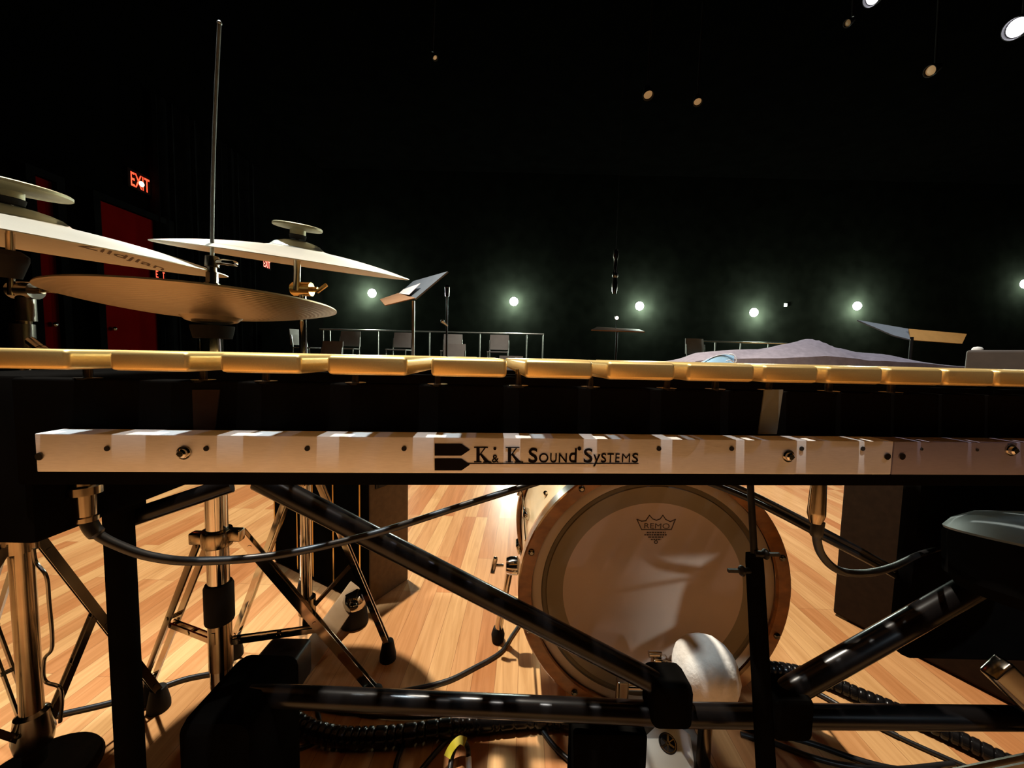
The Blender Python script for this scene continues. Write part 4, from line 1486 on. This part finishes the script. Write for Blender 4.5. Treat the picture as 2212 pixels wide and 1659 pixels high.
# stand with a clip lamp in the middle distance
b_ = P(1335, 711, 5.0)
cs_ = thing('music_stand', 'flat dark music stand with a small glowing clip lamp', 'music stand', (b_.x, 5.0, 0), 'music stands')
m = MB(); m.prism([P(1277, 712, 4.9), P(1393, 716, 4.9), P(1380, 711, 5.3), P(1290, 706, 5.3)], V((0, 0, -0.015))); build('desk', m, 'desk_warm_lit', cs_, smooth=False)
m = MB(); m.tube([(b_.x, 5.05, 0.05), (b_.x, 5.05, b_.z)], 0.014, 12); build('post', m, 'black_paint', cs_)
for a in (90, 210, 330):
    dq = V((math.cos(a * D2R), math.sin(a * D2R), 0))
    m = MB(); m.tube([V((b_.x, 5.05, 0.22)), V((b_.x, 5.05, 0.012)) + dq * 0.26], 0.009, 10); build('leg', m, 'black_paint', cs_)
lp = P(1332, 687, 5.1)
m = MB(); m.tube([P(1330, 712, 5.1), lp], 0.006, 8); m.lathe([(0.0, 0.03), (0.02, 0.028), (0.026, 0.0)], lp + V((0, 0.01, 0)), EZ, 14); cl_ = build('clip_lamp', m, 'black_paint', cs_)
m = MB(); m.ball(lp - EY * 0.012, 0.022, 12); build('bulb', m, 'lamp_rose', cl_)


# microphone stands
def mic_stand(label, px, ytop, Y, mic=None, gl=None):
    t_ = P(px, ytop, Y)
    root = thing('microphone_stand', label, 'microphone stand', (t_.x, Y, 0), 'microphone stands')
    m = MB(); m.tube([(t_.x, Y, 0.02), (t_.x, Y, t_.z)], 0.011, 10); build('pole', m, 'black_paint', root)
    m = MB(); m.lathe([(0, 0), (0.14, 0), (0.14, 0.012), (0.02, 0.03), (0, 0.03)], V((t_.x, Y, 0)), EZ, 28); build('base', m, 'black_paint', root)
    m = MB(); m.tube([t_ - EZ * 0.02, t_ + EZ * 0.07], [0.022, 0.026], 14); m.ball(t_ + EZ * 0.075, 0.028, 12); build('microphone', m, 'dark_chrome', root)
    if mic:
        p, q = P(mic[0], mic[1], Y - 0.05), P(mic[2], mic[3], Y - 0.02)
        m = MB(); m.tube([p, q], [0.018, 0.010], 10); m.ball(p, 0.022, 10); build('clamp_arm', m, 'steel_rail', root)
    return root


mic_stand('thin dark microphone stand with a gleaming clamp before the chairs', 966, 636, 4.2, (956, 694, 967, 704))
# mic array hanging in the middle
tp, bt_ = P(1331, 540, 6.0), P(1322, 640, 6.0)
hm_ = thing('hanging_microphone', 'dark microphone array hanging above the clip lamp stand', 'microphone', V((tp.x, 6.0, bt_.z)))
m = MB(); m.tube([V((tp.x, 6.0, ZC)), V((tp.x, 6.0, tp.z))], 0.004, 8); build('cord', m, 'black_paint', hm_)
m = MB(); m.lathe([(0, 0.0), (0.035, 0.0), (0.045, -0.10), (0.03, -0.14), (0.03, -0.32), (0.045, -0.34), (0.045, -0.40), (0.03, -0.42), (0.045, -0.5), (0.045, -0.58), (0.03, -0.66), (0, -0.66)], V((tp.x, 6.0, tp.z)), EZ, 16); build('capsule', m, 'dark_chrome', hm_)

# ------------------------------------------------------------------ risers, railing and chairs at the back
m = MB(); m.box((-1.6, 9.15, 0.225), (6.6, 2.6, 0.45)); tag(build('stage_riser', m, 'riser_black', smooth=False), 'tall black riser under the back row of chairs', 'riser')
m = MB(); m.box((-1.1, 7.25, 0.10), (5.2, 1.19, 0.20)); tag(build('stage_riser', m, 'riser_black', smooth=False), 'low black riser step in front of the tall one', 'riser')
m = MB(); m.box((4.1, 9.0, 0.225), (4.0, 2.9, 0.45)); tag(build('stage_riser', m, 'riser_black', smooth=False), 'black riser behind the mauve cover on the right', 'riser')


def railing(label, pa, pb, posts, Y, zbase):
    A, B = P(pa[0], pa[1], Y), P(pb[0], pb[1], Y)
    root = thing('railing', label, 'railing', ((A.x + B.x) / 2, Y, zbase), 'steel railings at the back')
    m = MB(); m.tube([A, B], 0.018, 12); build('top_rail', m, 'steel_rail', root)
    m = MB(); m.tube([V((A.x, Y, zbase + 0.25)), V((B.x, Y, zbase + 0.25))], 0.012, 10); build('mid_rail', m, 'steel_rail', root)
    for px in posts:
        t = (px - pa[0]) / (pb[0] - pa[0])
        q = A.lerp(B, t)
        m = MB(); m.tube([V((q.x, Y, zbase)), q], 0.016, 10); build('post', m, 'steel_rail', root)


railing('thin steel railing with posts behind the chairs left of centre', (690, 711), (1175, 722), (698, 713, 817, 928, 1037, 1138, 1173), 9.3, 0.45)
railing('thin steel railing glimpsed above the left slope of the mauve cover', (1508, 737), (1700, 742), (1512, 1545, 1600, 1660, 1698), 9.3, 0.45)


def make_chair(label):
    r = thing('stacking_chair', label, 'chair', (0, 0, 0), 'grey chairs on the risers')
    m = MB()
    NXc, NZc = 8, 5
    for side_ in (0, 1):
        for j in range(NZc + 1):
            for i in range(NXc + 1):
                u, v_ = i / NXc * 2 - 1, j / NZc
                m.v.append(V((u * (0.215 - 0.015 * v_), 0.20 + 0.05 * v_ - 0.04 * u * u * -1 + side_ * 0.014, 0.50 + 0.32 * v_)))
    st_ = (NXc + 1) * (NZc + 1)
    for j in range(NZc):
        for i in range(NXc):
            a = j * (NXc + 1) + i
            m.face((a, a + 1, a + NXc + 2, a + NXc + 1)); m.face((st_ + a, st_ + a + NXc + 1, st_ + a + NXc + 2, st_ + a + 1))
    for i in range(NXc):
        m.face((i, st_ + i, st_ + i + 1, i + 1)); a = NZc * (NXc + 1) + i; m.face((a, a + 1, st_ + a + 1, st_ + a))
    for j in range(NZc):
        a = j * (NXc + 1); m.face((a, a + NXc + 1, st_ + a + NXc + 1, st_ + a)); a += NXc; m.face((a, st_ + a, st_ + a + NXc + 1, a + NXc + 1))
    build('backrest', m, 'chair_shell', r)
    m = MB(); m.box((0, 0, 0.445), (0.43, 0.42, 0.022), None, 0, 0.008); build('seat', m, 'chair_shell', r)
    for sx in (-1, 1):
        m = MB(); m.tube([(sx * 0.20, -0.19, 0.0), (sx * 0.20, -0.17, 0.435)], 0.011, 10); build('leg', m, 'steel_rail', r)
        m = MB(); m.tube([(sx * 0.20, 0.24, 0.0), (sx * 0.20, 0.21, 0.44), (sx * 0.20, 0.25, 0.70)], 0.011, 10); build('leg', m, 'steel_rail', r)
    return r


proto = make_chair('grey chair on the back riser, leftmost beneath the railing start')
used = [False]
for px, Y, zb_, rz, lab in (
        (757, 8.15, 0.45, 4, 'grey chair on the tall riser beside the first railing posts'),
        (712, 7.15, 0.20, -6, 'grey chair nearest the blue-lit stand tube, low on the front step'),
        (868, 8.25, 0.45, -3, 'grey chair just left of the left music stand post'),
        (979, 8.4, 0.45, 3, 'grey chair behind the microphone stand, upper of two in line'),
        (982, 7.1, 0.20, 2, 'grey chair behind the microphone stand, lower of two in line'),
        (1077, 8.25, 0.45, -2, 'grey chair under the second wall lamp by the railing'),
        (1108, 6.45, 0.0, 5, 'grey chair on the floor peeking over the gap between two bars'),
        (680, 8.2, 0.45, 78, 'grey chair turned sideways below the hi-hat edge'),
        (1506, 8.0, 0.45, 8, 'pale grey chair just above the left end of the mauve cover')):
    q = P(px, 760, Y)
    c = proto if not used[0] else copy_tree(proto)
    used[0] = True
    c.location = (q.x, Y - 0.22, zb_ + 0.001)
    c.rotation_euler = (0, 0, rz * D2R)
    c['label'] = lab

# ------------------------------------------------------------------ wall lamps at the back
names = ('leftmost glowing wall lamp, left of the tilted music stand', 'glowing wall lamp above the middle of the left railing', 'glowing wall lamp right of the hanging microphone',
         'glowing wall lamp above the mask and the cover slope', 'glowing wall lamp above the right music stand tip', 'wall lamp mostly outside the right picture edge')
for (px, py, dx), lab in zip(((801, 632, -1), (1110, 650, 0), (1384, 660, 1), (1633, 674, 1), (1858, 660, -1), (2222, 612, 0)), names):
    c = P(px, py, YB - 0.10)
    root = thing('wall_lamp', lab, 'lamp', (c.x, YB, c.z), 'glowing lamps along the back wall')
    m = MB(); m.lathe([(0.115, 0.0), (0.122, 0.0), (0.122, 0.006), (0.115, 0.006)], V((c.x, YB, c.z)), -EY, 28, close=True); build('wall_plate', m, 'black_paint', root)
    m = MB(); m.lathe([(0.115, 0.0), (0.108, 0.03), (0.085, 0.06), (0.05, 0.08), (0.0, 0.088)], V((c.x, YB, c.z)), -EY, 24); build('globe', m, 'lamp_white', root)
    l = bpy.data.lights.new('wall_lamp_light', 'POINT')
    l.energy = 420 if px < 2200 else 150
    l.color = (0.86, 1.0, 0.84)
    l.shadow_soft_size = 0.08
    lo = bpy.data.objects.new('wall_lamp_light', l)
    COL.objects.link(lo)
    lo.location = (c.x + dx * 0.05, YB - 0.27, c.z - 0.06)
c = P(1696, 659, YB)
m = MB(); m.box(c - EY * 0.02, (0.07, 0.04, 0.09), None, 0, 0.008); tag(build('indicator_light', m, 'lamp_green'), 'tiny pale green light on the back wall between two lamps', 'light')

# ------------------------------------------------------------------ stage lamps under the ceiling
for px, py, z, mt, sc, lab in (
        (940, 125, 4.6, 'lamp_amber', 0.35, 'faint amber stage lamp alone high above the left music stand'),
        (1400, 205, 4.4, 'lamp_amber', 0.7, 'brighter amber stage lamp high above the hanging microphone'),
        (1507, 220, 4.4, 'lamp_amber', 0.6, 'amber stage lamp beside the brighter amber one, lower right of it'),
        (2010, 153, 4.4, 'lamp_amber', 0.65, 'amber stage lamp high above the right music stand'),
        (1831, 50, 4.6, 'lamp_dim', 0.4, 'barely lit stage lamp below the lamp cut by the top edge'),
        (2196, 60, 4.4, 'lamp_lilac', 1.05, 'brilliant white stage lamp in the top right corner'),
        (1885, -6, 4.6, 'lamp_lilac', 0.8, 'white stage lamp cut off by the top picture edge')):
    c = F(px, py, z)
    root = thing('stage_lamp', lab, 'stage lamp', c, 'stage lamps under the ceiling')
    to = (CAM + V((1.8 if px < 1600 else -2.6, 3.2, -0.8)) - c).normalized()
    rr = 0.10 * sc
    m = MB(); m.lathe([(0, -0.22 * sc), (0.06 * sc, -0.22 * sc), (rr, -0.05 * sc), (rr, 0.03 * sc), (rr * 0.93, 0.03 * sc), (rr * 0.85, -0.02 * sc), (0, -0.02 * sc)], c, to, 24); build('can', m, 'black_paint', root)
    m = MB(); m.lathe([(0, 0.002), (rr * 0.5, 0.0), (rr * 0.8, -0.008)], c, to, 20); build('lens', m, mt, root)
    m = MB(); m.tube([c + EZ * 0.08 * sc - to * 0.08, V((c.x, c.y, ZC))], 0.012, 8); build('hanger', m, 'black_paint', root)
